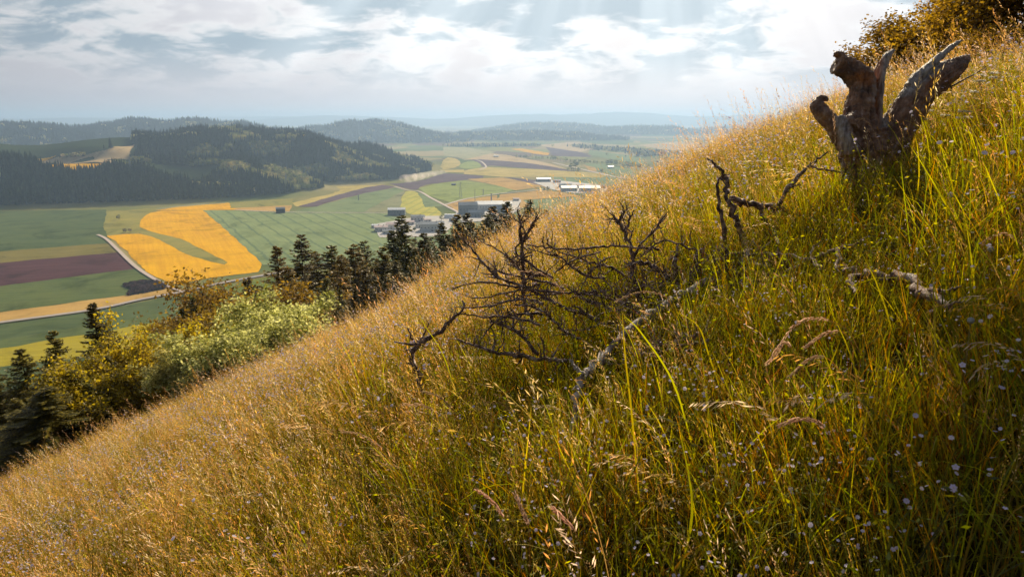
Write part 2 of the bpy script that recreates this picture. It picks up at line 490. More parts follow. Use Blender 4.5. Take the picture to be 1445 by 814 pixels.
_a, _b = hit(290, 299, 200), hit(372, 370, 200)
TRAM = math.pi / 2 - math.atan2(_b[1] - _a[1], _b[0] - _a[0])
M['blue'] = mat_field('young_grain', (.20, .26, .12), (.27, .32, .14), line=(.11, .16, .09), spacing=23.0, ang=TRAM, lw=.14)
M['blue2'] = mat_field('young_grain_smooth', (.17, .23, .11), (.24, .28, .13), ang=.8)
M['lime'] = mat_field('lime_field', (.24, .29, .08), (.32, .35, .10), line=(.17, .22, .08), spacing=24., ang=.75, lw=.1)
M['yelline'] = mat_field('mown_field', (.45, .42, .09), (.52, .45, .1), line=(.3, .33, .08), spacing=18., ang=.1, lw=.25)
M['grey'] = mat_field('grey_meadow', (.22, .23, .12), (.3, .29, .16), ang=.8)
M['meadow'] = mat_field('meadow', (.22, .22, .06), (.34, .29, .08), scale=.03, ang=.3)
M['pale'] = mat_field('pale_field', (.3, .3, .15), (.42, .37, .2), ang=.6)
M['lower'] = mat_field('striped_grass', (.10, .15, .03), (.2, .22, .035), scale=.008, ang=1.35, row=.6)
M['yel'] = mat_field('yellow_grass', (.34, .28, .02), (.42, .34, .03), ang=1.35, row=.5)
M['road'] = mat_noise('road_asphalt', [(.30, .26, .25), (.4, .35, .33)], .3)
M['track'] = mat_noise('track_gravel', [(.42, .34, .30), (.52, .42, .36)], .3)

field([(-120, 300), (0, 298), (60, 297), (150, 296), (152, 306), (147, 318), (152, 328), (158, 335), (155, 343), (0, 356), (-120, 366)], M['green2'])
field([(-120, 366), (0, 355), (155, 343), (160, 346), (168, 356), (0, 371), (-120, 384)], M['olive'])
field([(-120, 384), (0, 371), (168, 356), (193, 379), (0, 404), (-120, 420)], M['purple'])
field([(-120, 420), (0, 404), (193, 379), (216, 394), (240, 408), (182, 416), (0, 441), (-120, 460)], M['green'])
field([(-120, 460), (0, 441), (182, 416), (222, 398), (240, 402), (256, 412), (200, 422), (130, 437), (0, 455), (-120, 474)], M['orange'])
field([(-120, 478), (0, 458), (130, 440), (258, 415), (268, 420), (240, 440), (110, 462), (0, 480), (-120, 500)], M['green2'])
field([(-120, 500), (0, 480), (110, 462), (240, 440), (300, 425), (420, 410), (420, 430), (250, 450), (120, 472), (0, 492), (-120, 512)], M['green'])
field([(-120, 512), (0, 492), (120, 472), (250, 450), (420, 430), (420, 450), (250, 480), (110, 505), (0, 518), (-120, 535)], M['yel'])
field([(-120, 535), (0, 518), (110, 505), (250, 480), (420, 450), (420, 560), (-120, 600)], M['green2'])
field([(268, 408), (300, 399), (372, 385), (460, 372), (460, 378), (330, 402), (262, 412)], M['olive'])
field([(258, 416), (300, 405), (420, 385), (420, 410), (300, 425), (268, 421)], M['lower'])
field([(152, 298), (222, 294), (235, 294), (217, 298), (205, 305), (198, 316), (200, 322), (198, 330), (152, 333), (147, 320)], M['meadow'])
field([(222, 294), (300, 285), (325, 281), (322, 287), (255, 292), (217, 297)], M['grey'])
field([(217, 297.3), (255, 292), (322, 286.5), (332, 291), (341, 296.5), (287, 297)], M['rape'])
field(([(152, 333), (175, 331), (200, 330), (217, 335), (235, 344), (252, 354), (275, 362), (297, 370), (314, 374), (319, 371), (312, 366), (295, 358), (275, 346), (255, 337), (232, 332), (212, 327), (199, 321), (198, 315), (202, 308), (211, 301), (225, 298), (287, 297), (315, 320), (340, 343), (372, 370), (366, 384), (300, 392), (250, 402), (238, 400), (220, 392), (198, 374), (175, 353), (165, 344)]), M['rape'])
field(smooth_poly([(199, 330), (217, 335), (235, 344), (252, 354), (275, 362), (297, 370), (314, 374), (319, 371), (312, 366), (295, 358), (275, 346), (255, 337), (232, 332), (212, 327), (199, 322)], 1), M['meadow'])
field([(325, 280), (355, 274), (385, 271), (415, 281), (412, 290), (380, 294), (325, 294)], M['meadow'])
field([(330, 294), (412, 290), (407, 300), (345, 298)], M['orange'])
field([(412, 287), (440, 280), (472, 273), (476, 252), (467, 248), (480, 248), (515, 252), (545, 261), (490, 275), (447, 287), (420, 292)], M['straw'])
field([(420, 292), (470, 277), (515, 265), (540, 261), (560, 264), (480, 281), (445, 292)], M['purple2'])
field(smooth_poly([(540, 257), (555, 255), (572, 250), (622, 244.5), (652, 246), (692, 249.5), (655, 254.5), (614, 259), (595, 262), (589, 269), (575, 267), (557, 262)]), M['purple2'])
field([(407, 300), (445, 292), (515, 273), (560, 265), (573, 268), (530, 290), (512, 300)], M['blue2'])
field([(512, 300), (573, 268), (566, 280), (566, 295), (547, 301)], M['grey'])
field(smooth_poly([(573, 269), (590, 271), (600, 282), (625, 300), (615, 309), (580, 304), (566, 295), (566, 280)]), M['yelline'])
field([(590, 272), (600, 275), (628, 291), (600, 293)], M['blue2'])
field([(592, 266), (614, 260), (655, 255), (700, 262), (727, 268.5), (700, 275), (640, 287), (600, 275)], M['lime'])
field([(287, 297), (345, 297.5), (547, 301), (556, 306), (640, 318), (640, 350), (560, 375), (372, 374), (340, 343), (315, 320)], M['blue'])
field([(706, 275), (767, 268.5), (795, 272), (820, 277), (760, 281), (737, 283), (755, 290), (725, 297), (700, 285)], M['orange'])
field([(628, 289), (650, 283), (700, 276), (706, 290), (650, 300)], M['orange'])
field([(737, 283), (820, 278), (830, 290), (780, 300), (750, 291)], M['blue2'])
field([(660, 253), (710, 251), (770, 263), (727, 269), (700, 262)], M['orange'])
field([(712, 250), (767, 256), (777, 262), (770, 264)], M['purple2'])
field([(767, 256), (777, 250), (880, 246), (880, 262), (777, 262)], M['blue2'])
field([(655, 242), (660, 240), (685, 236), (775, 240), (860, 246), (850, 251), (777, 250), (710, 250), (655, 246)], M['straw'])
field([(665, 226), (677, 225), (742, 230), (775, 235), (810, 242), (772, 240), (692, 234), (682, 236), (675, 231)], M['purple2'])
field([(655, 212), (675, 215), (715, 219), (775, 231), (800, 239), (775, 235), (742, 230), (677, 225), (655, 226)], M['tan'])
field([(720, 210.5), (735, 209.8), (776, 216.3), (773, 219.6), (755, 217.5)], M['rape2'])
field([(770, 207.5), (820, 215), (835, 222), (780, 220)], M['purple2'])
field([(757, 205), (800, 201.5), (820, 201.5), (838, 210), (820, 215), (780, 209)], M['tan'])
field([(832, 212), (905, 222), (910, 232), (867, 226), (830, 218)], M['blue2'])
field([(825, 231), (855, 232), (905, 240), (905, 248), (867, 247), (835, 240)], M['blue2'])
field([(823, 233), (840, 237), (843, 242), (833, 242)], M['orange'])
field(smooth_poly([(627, 222), (645, 224), (652, 232), (640, 238), (620, 240)]), M['straw'])
field(smooth_poly([(645, 236), (655, 229), (672, 227), (682, 236), (662, 240)]), M['lime'])
field([(625, 208), (655, 208), (700, 215), (655, 226), (645, 222), (627, 221)], M['pale'])
field([(560, 252), (580, 247), (622, 240), (655, 240), (655, 244), (622, 243), (572, 249)], M['straw'])
field([(900, 205), (960, 200), (1010, 204), (1010, 212), (940, 213)], M['tan'])
field([(920, 189), (980, 186), (985, 188), (930, 191)], M['pale'])
# two small fields and a slope field on the plateau
field([(8, 229), (30, 225), (80, 220.5), (75, 224), (45, 231)], M['rape2'], draped=True)
field([(68, 235), (100, 232.5), (145, 232), (140, 239), (100, 243), (80, 240)], M['rape2'], draped=True)
field([(45, 231), (80, 223), (120, 221), (150, 213), (190, 205), (182, 226), (155, 234), (145, 231.5), (100, 232)], M['tan'], draped=True)
road([(-100, 472), (0, 456.5), (130, 438.5), (200, 423.5), (255, 413.5), (300, 403), (380, 388), (470, 372)], 5.5, M['road'], 'asphalt_road')
road([(138, 332), (150, 338), (165, 352), (190, 376), (215, 393), (238, 405), (260, 413)], 4.0, M['track'])
road([(330, 297), (400, 300), (480, 301), (550, 301)], 4, M['track'])
road([(557, 264), (575, 269), (592, 271), (608, 280), (627, 290), (650, 302)], 5.5, M['track'])
road([(627, 290), (660, 281), (700, 274.5), (735, 271), (775, 267)], 6, M['track'])
road([(780, 230), (815, 238), (845, 245), (867, 250), (900, 255)], 9, M['track'], 'asphalt_road')
road([(672, 226), (680, 229), (686, 236), (677, 240)], 6, M['track'])

# ================================================================== FAR FORESTS
def conifer_far(seed, h=22, w=3.2, tiers=6, col=(.02, .035, .018)):
    r = np.random.default_rng(seed); mb = MB()
    tube(mb, [[0, 0, 0], [0, 0, h * .3]], [.3, .25], 4, (.05, .035, .025), cap=False)
    for k in range(tiers):
        f = k / tiers
        z0 = h * (.12 + .8 * f); z1 = min(h, z0 + h * .3); rad = w * (1 - f) ** .8 * r.uniform(.85, 1.15)
        n = 9; th = np.linspace(0, 2 * np.pi, n, endpoint=False) + r.uniform(0, 1)
        rr = rad * np.where(np.arange(n) % 2, r.uniform(.5, .8), 1) * r.uniform(.8, 1.2, n)
        v = np.stack([np.cos(th) * rr, np.sin(th) * rr, np.full(n, z0) - r.uniform(0, .8, n)], -1)
        v = np.vstack([v, [[r.normal() * .1, r.normal() * .1, z1]]])
        c = np.array(col) * r.uniform(.7, 1.3)
        mb.add(v, [[i, (i + 1) % n, n] for i in range(n)], c)
    return mb.mesh('far_conifer')

def ico(sub):
    bm = bmesh.new(); bmesh.ops.create_icosphere(bm, subdivisions=sub, radius=1)
    v = np.array([q.co[:] for q in bm.verts]); f = np.array([[q.index for q in p.verts] for p in bm.faces]); bm.free()
    return v, f
ICO1, ICO2 = ico(1), ico(2)

def broad_far(seed, h=16, w=6, col=(.10, .11, .03)):
    r = np.random.default_rng(seed); mb = MB()
    tube(mb, [[0, 0, 0], [0, 0, h * .5]], [.35, .25], 4, (.06, .045, .03), cap=False)
    for k in range(13):
        a = r.uniform(0, 6.28); q = r.uniform(0, 1) ** .5 * w * .55
        z = h * r.uniform(.38, .85) - q * .25
        s = r.uniform(1.1, 2.3)
        v, f = ICO1
        n = np.array([mnoise.noise(Vector(p * 2.3) + Vector((k * 3.1, seed, 0))) for p in v])
        v = v * (s * (1 + .55 * n))[:, None] * np.array([1, 1, .8]) + np.array([math.cos(a) * q, math.sin(a) * q, z])
        mb.add(v, f, np.array(col) * r.uniform(.65, 1.35))
    # loose leafy flecks break the outline
    n = 170
    a = r.uniform(0, 6.28, n); q = r.uniform(.4, 1.05, n) ** .5 * w * .72; z = h * r.uniform(.35, 1.0, n) - q * .2
    c = np.stack([np.cos(a) * q, np.sin(a) * q, z], -1)
    tri = c[:, None, :] + r.normal(size=(n, 3, 3)) * .42
    mb.add(tri.reshape(-1, 3), np.arange(n * 3).reshape(-1, 3), np.repeat(np.array(col)[None] * r.uniform(.7, 1.5, (n, 1)), 3, 0))
    return mb.mesh('far_broadleaf')

M['far_leaf'] = mat_leaf('distant_foliage', .18, .35, .0, .015)
SRC_FOREST = []
for i in range(5): SRC_FOREST.append(source('a%02d_conifer' % i, conifer_far(i, 19 + 1.5 * i, 3.5 + .3 * i, col=(.034, .048, .024)), M['far_leaf']))
for i in range(4): SRC_FOREST.append(source('b%02d_broadleaf' % i, broad_far(20 + i, 15 + i, 6, col=[(.30, .32, .10), (.46, .43, .17), (.58, .51, .24), (.17, .19, .07)][i]), M['far_leaf']))

CLEAR = []   # pixel outlines of open land on the hills
CLEAR_PX = [[(8, 229), (30, 224), (80, 219), (120, 218), (150, 209), (195, 203), (205, 207), (190, 226), (158, 237), (140, 243), (100, 246), (60, 238)]]
for poly in CLEAR_PX: CLEAR.append(np.array([hit(px, py, 200) for px, py in poly]))

def forest(name, x0, x1, y0, y1, cell, hmin, label, decid=.2, keep=None, smin=.8, smax=1.15, dseed=0.):
    nx, ny = int((x1 - x0) / cell), int((y1 - y0) / cell)
    gx, gy = np.meshgrid(np.arange(nx), np.arange(ny), indexing='ij')
    x = x0 + (gx.ravel() + rng.uniform(0, 1, gx.size)) * cell; y = y0 + (gy.ravel() + rng.uniform(0, 1, gy.size)) * cell
    h = hills_val(x, y)
    ok = h > hmin
    if keep is not None: ok &= keep(x, y, h)
    for c in CLEAR: ok &= ~in_poly(x, y, c)
    x, y = x[ok], y[ok]; n = len(x)
    z = terrain(x, y) - .5
    # groves of broadleaves among the spruces
    g = np.array([mnoise.noise(Vector((a * .011 + dseed, b * .011, 3.3))) + .6 * mnoise.noise(Vector((a * .022, b * .022, 8))) for a, b in zip(x, y)])
    th = np.quantile(g, 1 - decid) if n else 0
    dec = g > th
    idx = np.where(dec, rng.integers(5, 9, n), rng.integers(0, 5, n))
    s = rng.uniform(smin, smax, n) * np.where(dec, .85, 1)
    rot = np.stack([np.zeros(n), np.zeros(n), rng.uniform(0, 6.28, n)], -1)
    scl = np.stack([s * rng.uniform(.9, 1.15, n), s * rng.uniform(.9, 1.15, n), s * rng.uniform(.85, 1.15, n)], -1)
    return scatter(name, np.stack([x, y, z], -1), rot, scl, idx, SRC_FOREST, label)

def keepM(x, y, h):
    u, v = proj(x, y, VAL + h + 10)
    return ~((y < 1500) & (x < -620)) & ~((u < 186) & (y > 1450))
CLEARPLAT = lambda x, y, h: (y < 1500 + .12 * (x + 1100)) 
forest('forest', -1500, 300, 1330, 2500, 6.2, 5, 'mixed wood of spruce and pale broadleaf trees covering the large middle hill', .38,
       keep=lambda x, y, h: keepM(x, y, h) & ((bump(x, y, HILLS[0]) > 5) | (bump(x, y, HILLS[1]) > 4) | (bump(x, y, HILLS[2]) > 3)))
forest('forest', -1900, -420, 1080, 1560, 5.4, 4, 'dark spruce wood along the foot of the left hill above the green field', .06,
       keep=lambda x, y, h: (bump(x, y, HILLS[3]) > 4) & (bump(x, y, HILLS[2]) < 3) & (y < 1375 + .12 * (x + 1000)), dseed=5)
forest('forest', -4200, -900, 2650, 4500, 13, 6, 'distant blue-green wooded ridge behind the left plateau', .1, keep=lambda x, y, h: (bump(x, y, HILLS[5]) > 6) | (bump(x, y, HILLS[6]) > 6), smin=1., smax=1.4)
forest('forest', -1600, 1100, 4150, 5500, 14, 6, 'far wooded hill rising behind the end of the middle hill', .2, keep=lambda x, y, h: (bump(x, y, HILLS[7]) > 6) | (bump(x, y, HILLS[8]) > 8), smin=1., smax=1.4)
forest('forest', -800, 4400, 6100, 8300, 24, 8, 'farthest low wooded rises before the hazy plain', .2, keep=lambda x, y, h: (bump(x, y, HILLS[9]) > 8) | (bump(x, y, HILLS[10]) > 8) | (bump(x, y, HILLS[11]) > 12), smin=1.1, smax=1.6)

# ================================================================== SINGLE TREES AND HEDGES IN THE VALLEY
BROAD_ME = [s.data for s in SRC_FOREST[5:]]
CON_ME = [s.data for s in SRC_FOREST[:5]]
def far_tree(px, py, hpx, kind, label, name='field_tree', group=None, wide=1.0):
    b = hit(px, py, 200)
    if b is None: return
    t = np.linalg.norm(b) / np.linalg.norm(ray(px, py))
    h = hpx / F * t
    me = (BROAD_ME if kind == 'b' else CON_ME)[int(rng.integers(0, 4))]
    o = bpy.data.objects.new(name, me); C.objects.link(o)
    o.location = (b[0], b[1], b[2] - .3)
    s = h / (max(v.co.z for v in me.vertices))
    o.scale = (s * wide, s * wide, s); o.rotation_euler = (0, 0, rng.uniform(0, 6.28))
    return tag(o, label, 'tree', group)

def tree_row(pts, n, hpx, label, group, wide=1.3, name='hedgerow_tree'):
    p = np.array(pts, float); d = np.r_[0, np.cumsum(np.hypot(*np.diff(p, axis=0).T))]
    for k in range(n):
        s = (k + rng.uniform(.1, .9)) / n * d[-1]
        far_tree(np.interp(s, d, p[:, 0]), np.interp(s, d, p[:, 1]) + rng.uniform(-.3, .3), hpx * rng.uniform(.65, 1.2), 'b', label, name, group, wide * rng.uniform(.9, 1.4))

far_tree(156.5, 210, 17, 'c', 'tall dark lone conifer standing on top of the pale slope field', wide=1.2)
far_tree(147, 210, 7, 'c', 'small conifer just left of the tall lone conifer on the slope field', wide=1.2)
far_tree(168, 310.5, 9, 'b', 'upper of the two round bushes between the green and yellow fields', 'field_bush', wide=1.3)
far_tree(177, 328.5, 7.5, 'b', 'left half of the lower bush pair above the big yellow field', 'field_bush', wide=1.5)
far_tree(184, 328.5, 7.5, 'b', 'right half of the lower bush pair above the big yellow field', 'field_bush', wide=1.4)
far_tree(233.5, 407, 8, 'c', 'small bluish conifer at the right end of the brown scrub patch', wide=1.6)
far_tree(812, 240, 16, 'b', 'big round dark tree beside the road behind the yellow strip', wide=1.1)
far_tree(806, 238, 9, 'b', 'lower tree touching the left side of the big round roadside tree', wide=1.3)
far_tree(849, 244, 6, 'b', 'round bush on its own at the lower side of the far road', 'field_bush', wide=1.5)
far_tree(773, 269, 6.5, 'b', 'bushy tree at the left end of the white roofed farm', 'field_bush', wide=1.5)
far_tree(768, 268.5, 4, 'b', 'low bush left of the bushy tree by the white roofed farm', 'field_bush', wide=1.6)
far_tree(623, 312, 10, 'b', 'round green tree between the hamlet roofs and the white dome', wide=1.2)
far_tree(780, 208, 5, 'b', 'dark tree on the border of the tan field above the yellow strip', wide=1.3)
far_tree(856, 220, 5, 'b', 'lone tree in the middle of the blue green field', wide=1.4)
tree_row([(88, 223), (98, 223), (118, 221)], 9, 6.5, 'dark bush in the thicket beside the small white hut on the plateau', 'bushes by the plateau hut', 1.5, 'thicket_bush')
tree_row([(728, 223), (750, 224), (785, 226)], 15, 5.5, 'small dark tree in the row below the bright yellow strip', 'trees below the yellow strip')
tree_row([(785, 227), (815, 230), (850, 231)], 15, 6, 'dark tree in the row between the two pale fields', 'trees in the middle hedgerow')
tree_row([(853, 232), (880, 236), (903, 239)], 13, 8, 'dark tree in the row closest to the grassy slope edge', 'trees in the right hedgerow')
tree_row([(800, 240), (812, 241), (820, 242)], 5, 5, 'low bush around the foot of the big round roadside tree', 'bushes by the road', 1.6, 'roadside_bush')

def scrub_band(pts, wid, label, hmul=.5, n=160):
    w = spline(np.array([hit(a, b, 200) for a, b in pts]), 8)
    i = rng.uniform(0, len(w) - 1.001, n); k = i.astype(int); f = (i - k)[:, None]
    q = w[k] * (1 - f) + w[k + 1] * f
    q[:, 0] += rng.normal(size=n) * wid; q[:, 1] += rng.normal(size=n) * wid
    q[:, 2] = terrain(q[:, 0], q[:, 1]) - .3
    s = rng.uniform(.7, 1.2, n) * hmul
    return scatter('woodland_belt', q, np.stack([0 * s, 0 * s, rng.uniform(0, 6, n)], -1), np.stack([s * 1.2, s * 1.2, s], -1), np.where(rng.uniform(0, 1, n) < .75, rng.integers(5, 9, n), rng.integers(0, 5, n)), SRC_FOREST, label)
scrub_band([(812, 207), (850, 211), (890, 214), (925, 218)], 38, 'dark belt of woodland across the pale fields towards the slope edge', 1.0, 420)
scrub_band([(905, 222), (925, 218), (950, 217)], 30, 'loose woodland close above the grass tips at the end of the belt', .9, 160)
scrub_band([(640, 207), (700, 207), (757, 206)], 26, 'long low wood edge behind the pale upper fields', 1.0, 420)

# brown scrub patch in the corner of two tracks
def scrub_patch():
    w = np.array([hit(a, b, 200) for a, b in [(172, 402), (205, 397), (222, 398), (235, 404), (232, 408), (205, 413), (182, 417), (184, 408)]])
    n = 1500; x = rng.uniform(w[:, 0].min(), w[:, 0].max(), n); y = rng.uniform(w[:, 1].min(), w[:, 1].max(), n)
    k = in_poly(x, y, w); x, y = x[k], y[k]; n = len(x)
    src = []
    m = mat_leaf('scrub_twigs', .15, .4, 0)
    for i in range(3):
        mb = MB(); r = np.random.default_rng(i)
        for q in range(60):
            c = r.normal(size=3) * [.6, .6, .35] + [0, 0, .8]
            mb.add(c + r.normal(size=(3, 3)) * .3, [[0, 1, 2]], np.array([(.09, .05, .05), (.05, .045, .02), (.14, .08, .075)][i]) * r.uniform(.6, 1.4))
        tube(mb, [[0, 0, 0], [0, 0, 1]], [.06, .03], 3, (.08, .05, .04), cap=False)
        src.append(source('s%d_scrub' % i, mb.mesh('scrub'), m))
    s = rng.uniform(.7, 1.4, n) * 1.2
    scatter('scrub', np.stack([x, y, x * 0 + VAL], -1), np.stack([0 * s, 0 * s, rng.uniform(0, 6, n)], -1), np.stack([s, s, s], -1), rng.integers(0, 3, n), src, 'purple brown patch of low scrub where the track meets the road')
scrub_patch()

# ================================================================== BUILDINGS
MW = {
    'white': mat_noise('wall_render_white', [(.62, .6, .57), (.75, .73, .7)], .6),
    'grey': mat_noise('wall_grey', [(.2, .22, .25), (.27, .29, .32)], .5),
    'dark': mat_noise('wall_dark', [(.05, .055, .06), (.09, .09, .1)], .5),
    'rwhite': mat_noise('roof_metal_pale', [(.78, .78, .80), (.86, .86, .87)], .4, rough=.5),
    'rgrey': mat_noise('roof_grey', [(.22, .24, .27), (.3, .32, .35)], .5),
    'rpink': mat_noise('roof_pink_tile', [(.66, .5, .47), (.78, .62, .58)], .5),
    'glass': mat_noise('window_dark', [(.03, .035, .045), (.05, .06, .07)], .5, rough=.2),
    'metal': mat_noise('pylon_steel', [(.3, .32, .35), (.42, .44, .46)], .5, rough=.5),
    'conc': mat_noise('chimney_concrete', [(.24, .24, .26), (.34, .33, .34)], .5),
}
def building(px, py, wpx, hpx, depth, rz, wall, roof, label, name='farm_building', roofh=.2, chimney=False, cat='building'):
    b = hit(px, py, 200); t = np.linalg.norm(b) / np.linalg.norm(ray(px, py))
    w = wpx / F * t; h = hpx / F * t; hw = h * (1 - roofh); rz = R(rz)
    root = empty(name, (b[0], b[1] + depth / 2, b[2]), label, cat, rz=rz)
    mb = MB(); box(mb, (0, 0, hw / 2), (w, depth, hw))
    # gables
    for s in (-1, 1):
        x = s * (w / 2 - .002)
        mb.add([[x, -depth / 2, hw], [x, depth / 2, hw], [x, 0, h - .25]], [[0, 1, 2]])
    link('wall', mb.mesh('wall'), MW[wall], root)
    mb = MB(); ov = .5; th = .25
    for s in (-1, 1):
        a = np.array([[-w / 2 - ov, s * (depth / 2 + ov), hw - .3], [w / 2 + ov, s * (depth / 2 + ov), hw - .3], [w / 2 + ov, 0, h], [-w / 2 - ov, 0, h]])
        bb = a + [0, 0, th]
        mb.add(np.vstack([a, bb]), [[0, 3, 2, 1], [4, 5, 6, 7], [0, 1, 5, 4], [1, 2, 6, 5], [2, 3, 7, 6], [3, 0, 4, 7]])
    rf = link('roof', mb.mesh('roof'), MW[roof], root)
    n = max(2, int(w / 4.5))
    for i in range(min(n, 9)):
        x = -w / 2 + (i + .5) * w / n
        mb = MB(); box(mb, (x, -depth / 2 - .03, hw * .55), (1.2, .1, min(1.4, hw * .35))); link('window', mb.mesh('window'), MW['glass'], root)
    mb = MB(); box(mb, (w * .18 if n % 2 == 0 else 0, -depth / 2 - .04, 1.15), (2.2 if w > 14 else 1.1, .12, 2.3)); link('door', mb.mesh('door'), MW['dark'], root)
    if chimney:
        mb = MB(); box(mb, (w * .2, 0, h + .5), (.8, .8, 1.6)); link('chimney', mb.mesh('chimney'), MW['conc'], rf)
    return root

building(395, 301, 12, 8, 9, 14, 'dark', 'rgrey', 'small dark shed alone on the track above the striped green field', 'shed')
building(559, 304, 24, 10, 14, 4, 'grey', 'rwhite', 'long pale grey barn alone left of the hamlet', 'barn')
building(537, 327, 18, 8, 11, 12, 'white', 'rpink', 'white house with pink roof at the left end of the hamlet', 'house', chimney=True)
building(553, 324, 16, 9, 12, -8, 'white', 'rpink', 'second pink roofed house of the hamlet, behind the spruce tip', 'house', chimney=True)
building(566, 329, 16, 8, 11, 8, 'white', 'rwhite', 'white roofed house nearest the tip of the tall spruce', 'house')
building(589, 313, 18, 9, 13, -4, 'white', 'rgrey', 'white house with grey roof behind the tall spruce', 'house', chimney=True)
building(609, 327, 34, 13, 18, 6, 'white', 'rgrey', 'wide white farmhouse with big grey roof right of the tall spruce', 'farmhouse', chimney=True)
building(594, 322, 14, 7, 10, -20, 'white', 'rgrey', 'small outbuilding between the two grey roofed houses', 'outbuilding')
building(660, 303, 26, 17, 18, 10, 'grey', 'rgrey', 'tall grey works building beside the mast', 'works_building', .2)
building(690, 297, 38, 12, 26, 8, 'white', 'rwhite', 'long white roofed hall of the works under the chimney', 'works_hall', .3)
building(706, 303, 22, 12, 16, 0, 'grey', 'rgrey', 'low grey annexe at the right end of the works', 'works_annexe', .3)
building(672, 307, 22, 10, 14, -6, 'grey', 'rgrey', 'grey workshop in front of the works', 'workshop', .3)
building(767, 257, 20, 5.5, 22, 6, 'grey', 'rwhite', 'white roofed barn at the left of the far farm', 'barn', .25)
building(798, 265, 18, 5.5, 20, -5, 'grey', 'rgrey', 'grey barn behind the white halls of the far farm', 'barn', .25)
building(803, 270, 22, 7, 22, 5, 'white', 'rwhite', 'white roofed hall in the middle of the far farm', 'farm_hall', .3)
building(833, 271, 30, 8, 24, -6, 'white', 'rwhite', 'largest white roofed hall, right end of the far farm', 'farm_hall', .3)
building(820, 266, 12, 5, 14, 0, 'grey', 'rpink', 'small pink roofed house between the white halls of the far farm', 'house', .25)
building(88.5, 223.5, 5, 4, 7, 10, 'white', 'rpink', 'tiny white hut beside the thicket on the plateau', 'hut')

for args in [
    (578, 318, 11, 6, 9, 20, 'white', 'rpink', 'small pink roofed house just left of the tall hamlet spruce', 'house'),
    (529, 322, 9, 5, 8, -14, 'white', 'rwhite', 'leftmost tiny white house at the edge of the hamlet', 'house'),
    (546, 331, 13, 6, 10, 2, 'white', 'rgrey', 'grey roofed house in the front row of the hamlet', 'house'),
    (603, 314, 10, 5, 8, 15, 'white', 'rpink', 'little pink roofed house behind the wide farmhouse', 'house'),
    (640, 313, 11, 6, 9, -8, 'grey', 'rgrey', 'small grey shed between the dome and the works', 'shed'),
    (715, 292, 14, 6, 11, 6, 'white', 'rwhite', 'white shed at the right end of the works yard', 'shed'),
    (728, 284, 8, 4, 8, 12, 'white', 'rpink', 'lone small house on the works road', 'house'),
    (786, 258, 10, 4, 10, 10, 'white', 'rpink', 'pink roofed house behind the far farm barns', 'house'),
    (850, 266, 10, 4.5, 12, -10, 'grey', 'rgrey', 'grey shed nearest the grass tips at the far farm', 'shed'),
    (640, 262, 6, 3, 7, 0, 'dark', 'rgrey', 'dark field hut in the light green field', 'hut'),
    (862, 238, 8, 3.5, 14, 5, 'white', 'rwhite', 'white farmhouse by the right hedgerow', 'farmhouse'),
    (700, 222, 7, 2.6, 12, 5, 'white', 'rwhite', 'white barn alone in the tan fields', 'barn')]:
    building(*args, cat=args[-1])
M['yard'] = mat_noise('yard_concrete', [(.34, .32, .31), (.46, .43, .41)], .15)
field([(524, 318), (590, 306), (630, 305), (640, 318), (620, 334), (535, 336)], M['yard'], 'yard')
field([(644, 300), (700, 286), (735, 282), (732, 298), (700, 312), (650, 314)], M['yard'], 'yard')
field([(752, 258), (775, 254), (855, 262), (860, 272), (810, 273), (780, 268)], M['yard'], 'yard')
for args in [(541, 330, 7, 'garden tree in front of the left hamlet houses'), (585, 327, 8, 'garden tree between the hamlet roofs'), (655, 311, 9, 'tree in front of the tall grey works building'), (720, 296, 7, 'tree at the right end of the works yard'), (812, 271, 5, 'tree between the white halls of the far farm'), (786, 268, 5, 'tree left of the middle hall of the far farm')]:
    far_tree(args[0], args[1], args[2], 'b', args[3], wide=1.3)

# domed white store
def dome_store():
    b = hit(636, 308, 200); t = np.linalg.norm(b) / np.linalg.norm(ray(636, 308)); w = 17 / F * t; h = 6 / F * t
    root = empty('domed_store', b, 'low white domed store right of the round green tree in the hamlet', 'building')
    mb = MB(); n = 14; th = np.linspace(0, np.pi, n); x = np.array([-w / 2, w / 2]); d = 7
    ring = np.stack([np.zeros(n), -np.cos(th) * d, .4 + np.sin(th) * (h - .4)], -1)
    v = np.vstack([ring + [-w / 2, 0, 0], ring + [w / 2, 0, 0]]); i = np.arange(n - 1)
    mb.add(v, np.stack([i, i + 1, i + n + 1, i + n], -1))
    for s in (-w / 2, w / 2): mb.add(np.vstack([ring + [s, 0, 0], [[s, 0, .4]]]), [[k, k + 1, n] for k in range(n - 1)])
    link('cover', mb.mesh('cover', True), MW['rwhite'], root)
    mb = MB(); box(mb, (0, 0, .2), (w + .6, 2 * d + .6, .4)); link('base', mb.mesh('base'), MW['conc'], root)
dome_store()

def chimney(px, py, hpx, r, label, name, cat):
    b = hit(px, py, 200); t = np.linalg.norm(b) / np.linalg.norm(ray(px, py)); h = hpx / F * t
    root = empty(name, b, label, cat)
    mb = MB(); tube(mb, [[0, 0, 0], [0, 0, h * .5], [0, 0, h]], [r, r * .85, r * .7], 10); link('shaft', mb.mesh('shaft'), MW['conc'], root)
    mb = MB(); tube(mb, [[0, 0, h], [0, 0, h + .5]], [r * .95, r * .95], 10); link('cap', mb.mesh('cap'), MW['dark'], root)
chimney(693.5, 292, 18, 1.5, 'stout grey chimney rising over the white roofed works', 'chimney_stack', 'chimney')
chimney(670.5, 300, 32, .45, 'thin tall mast rising beside the works', 'mast', 'mast')

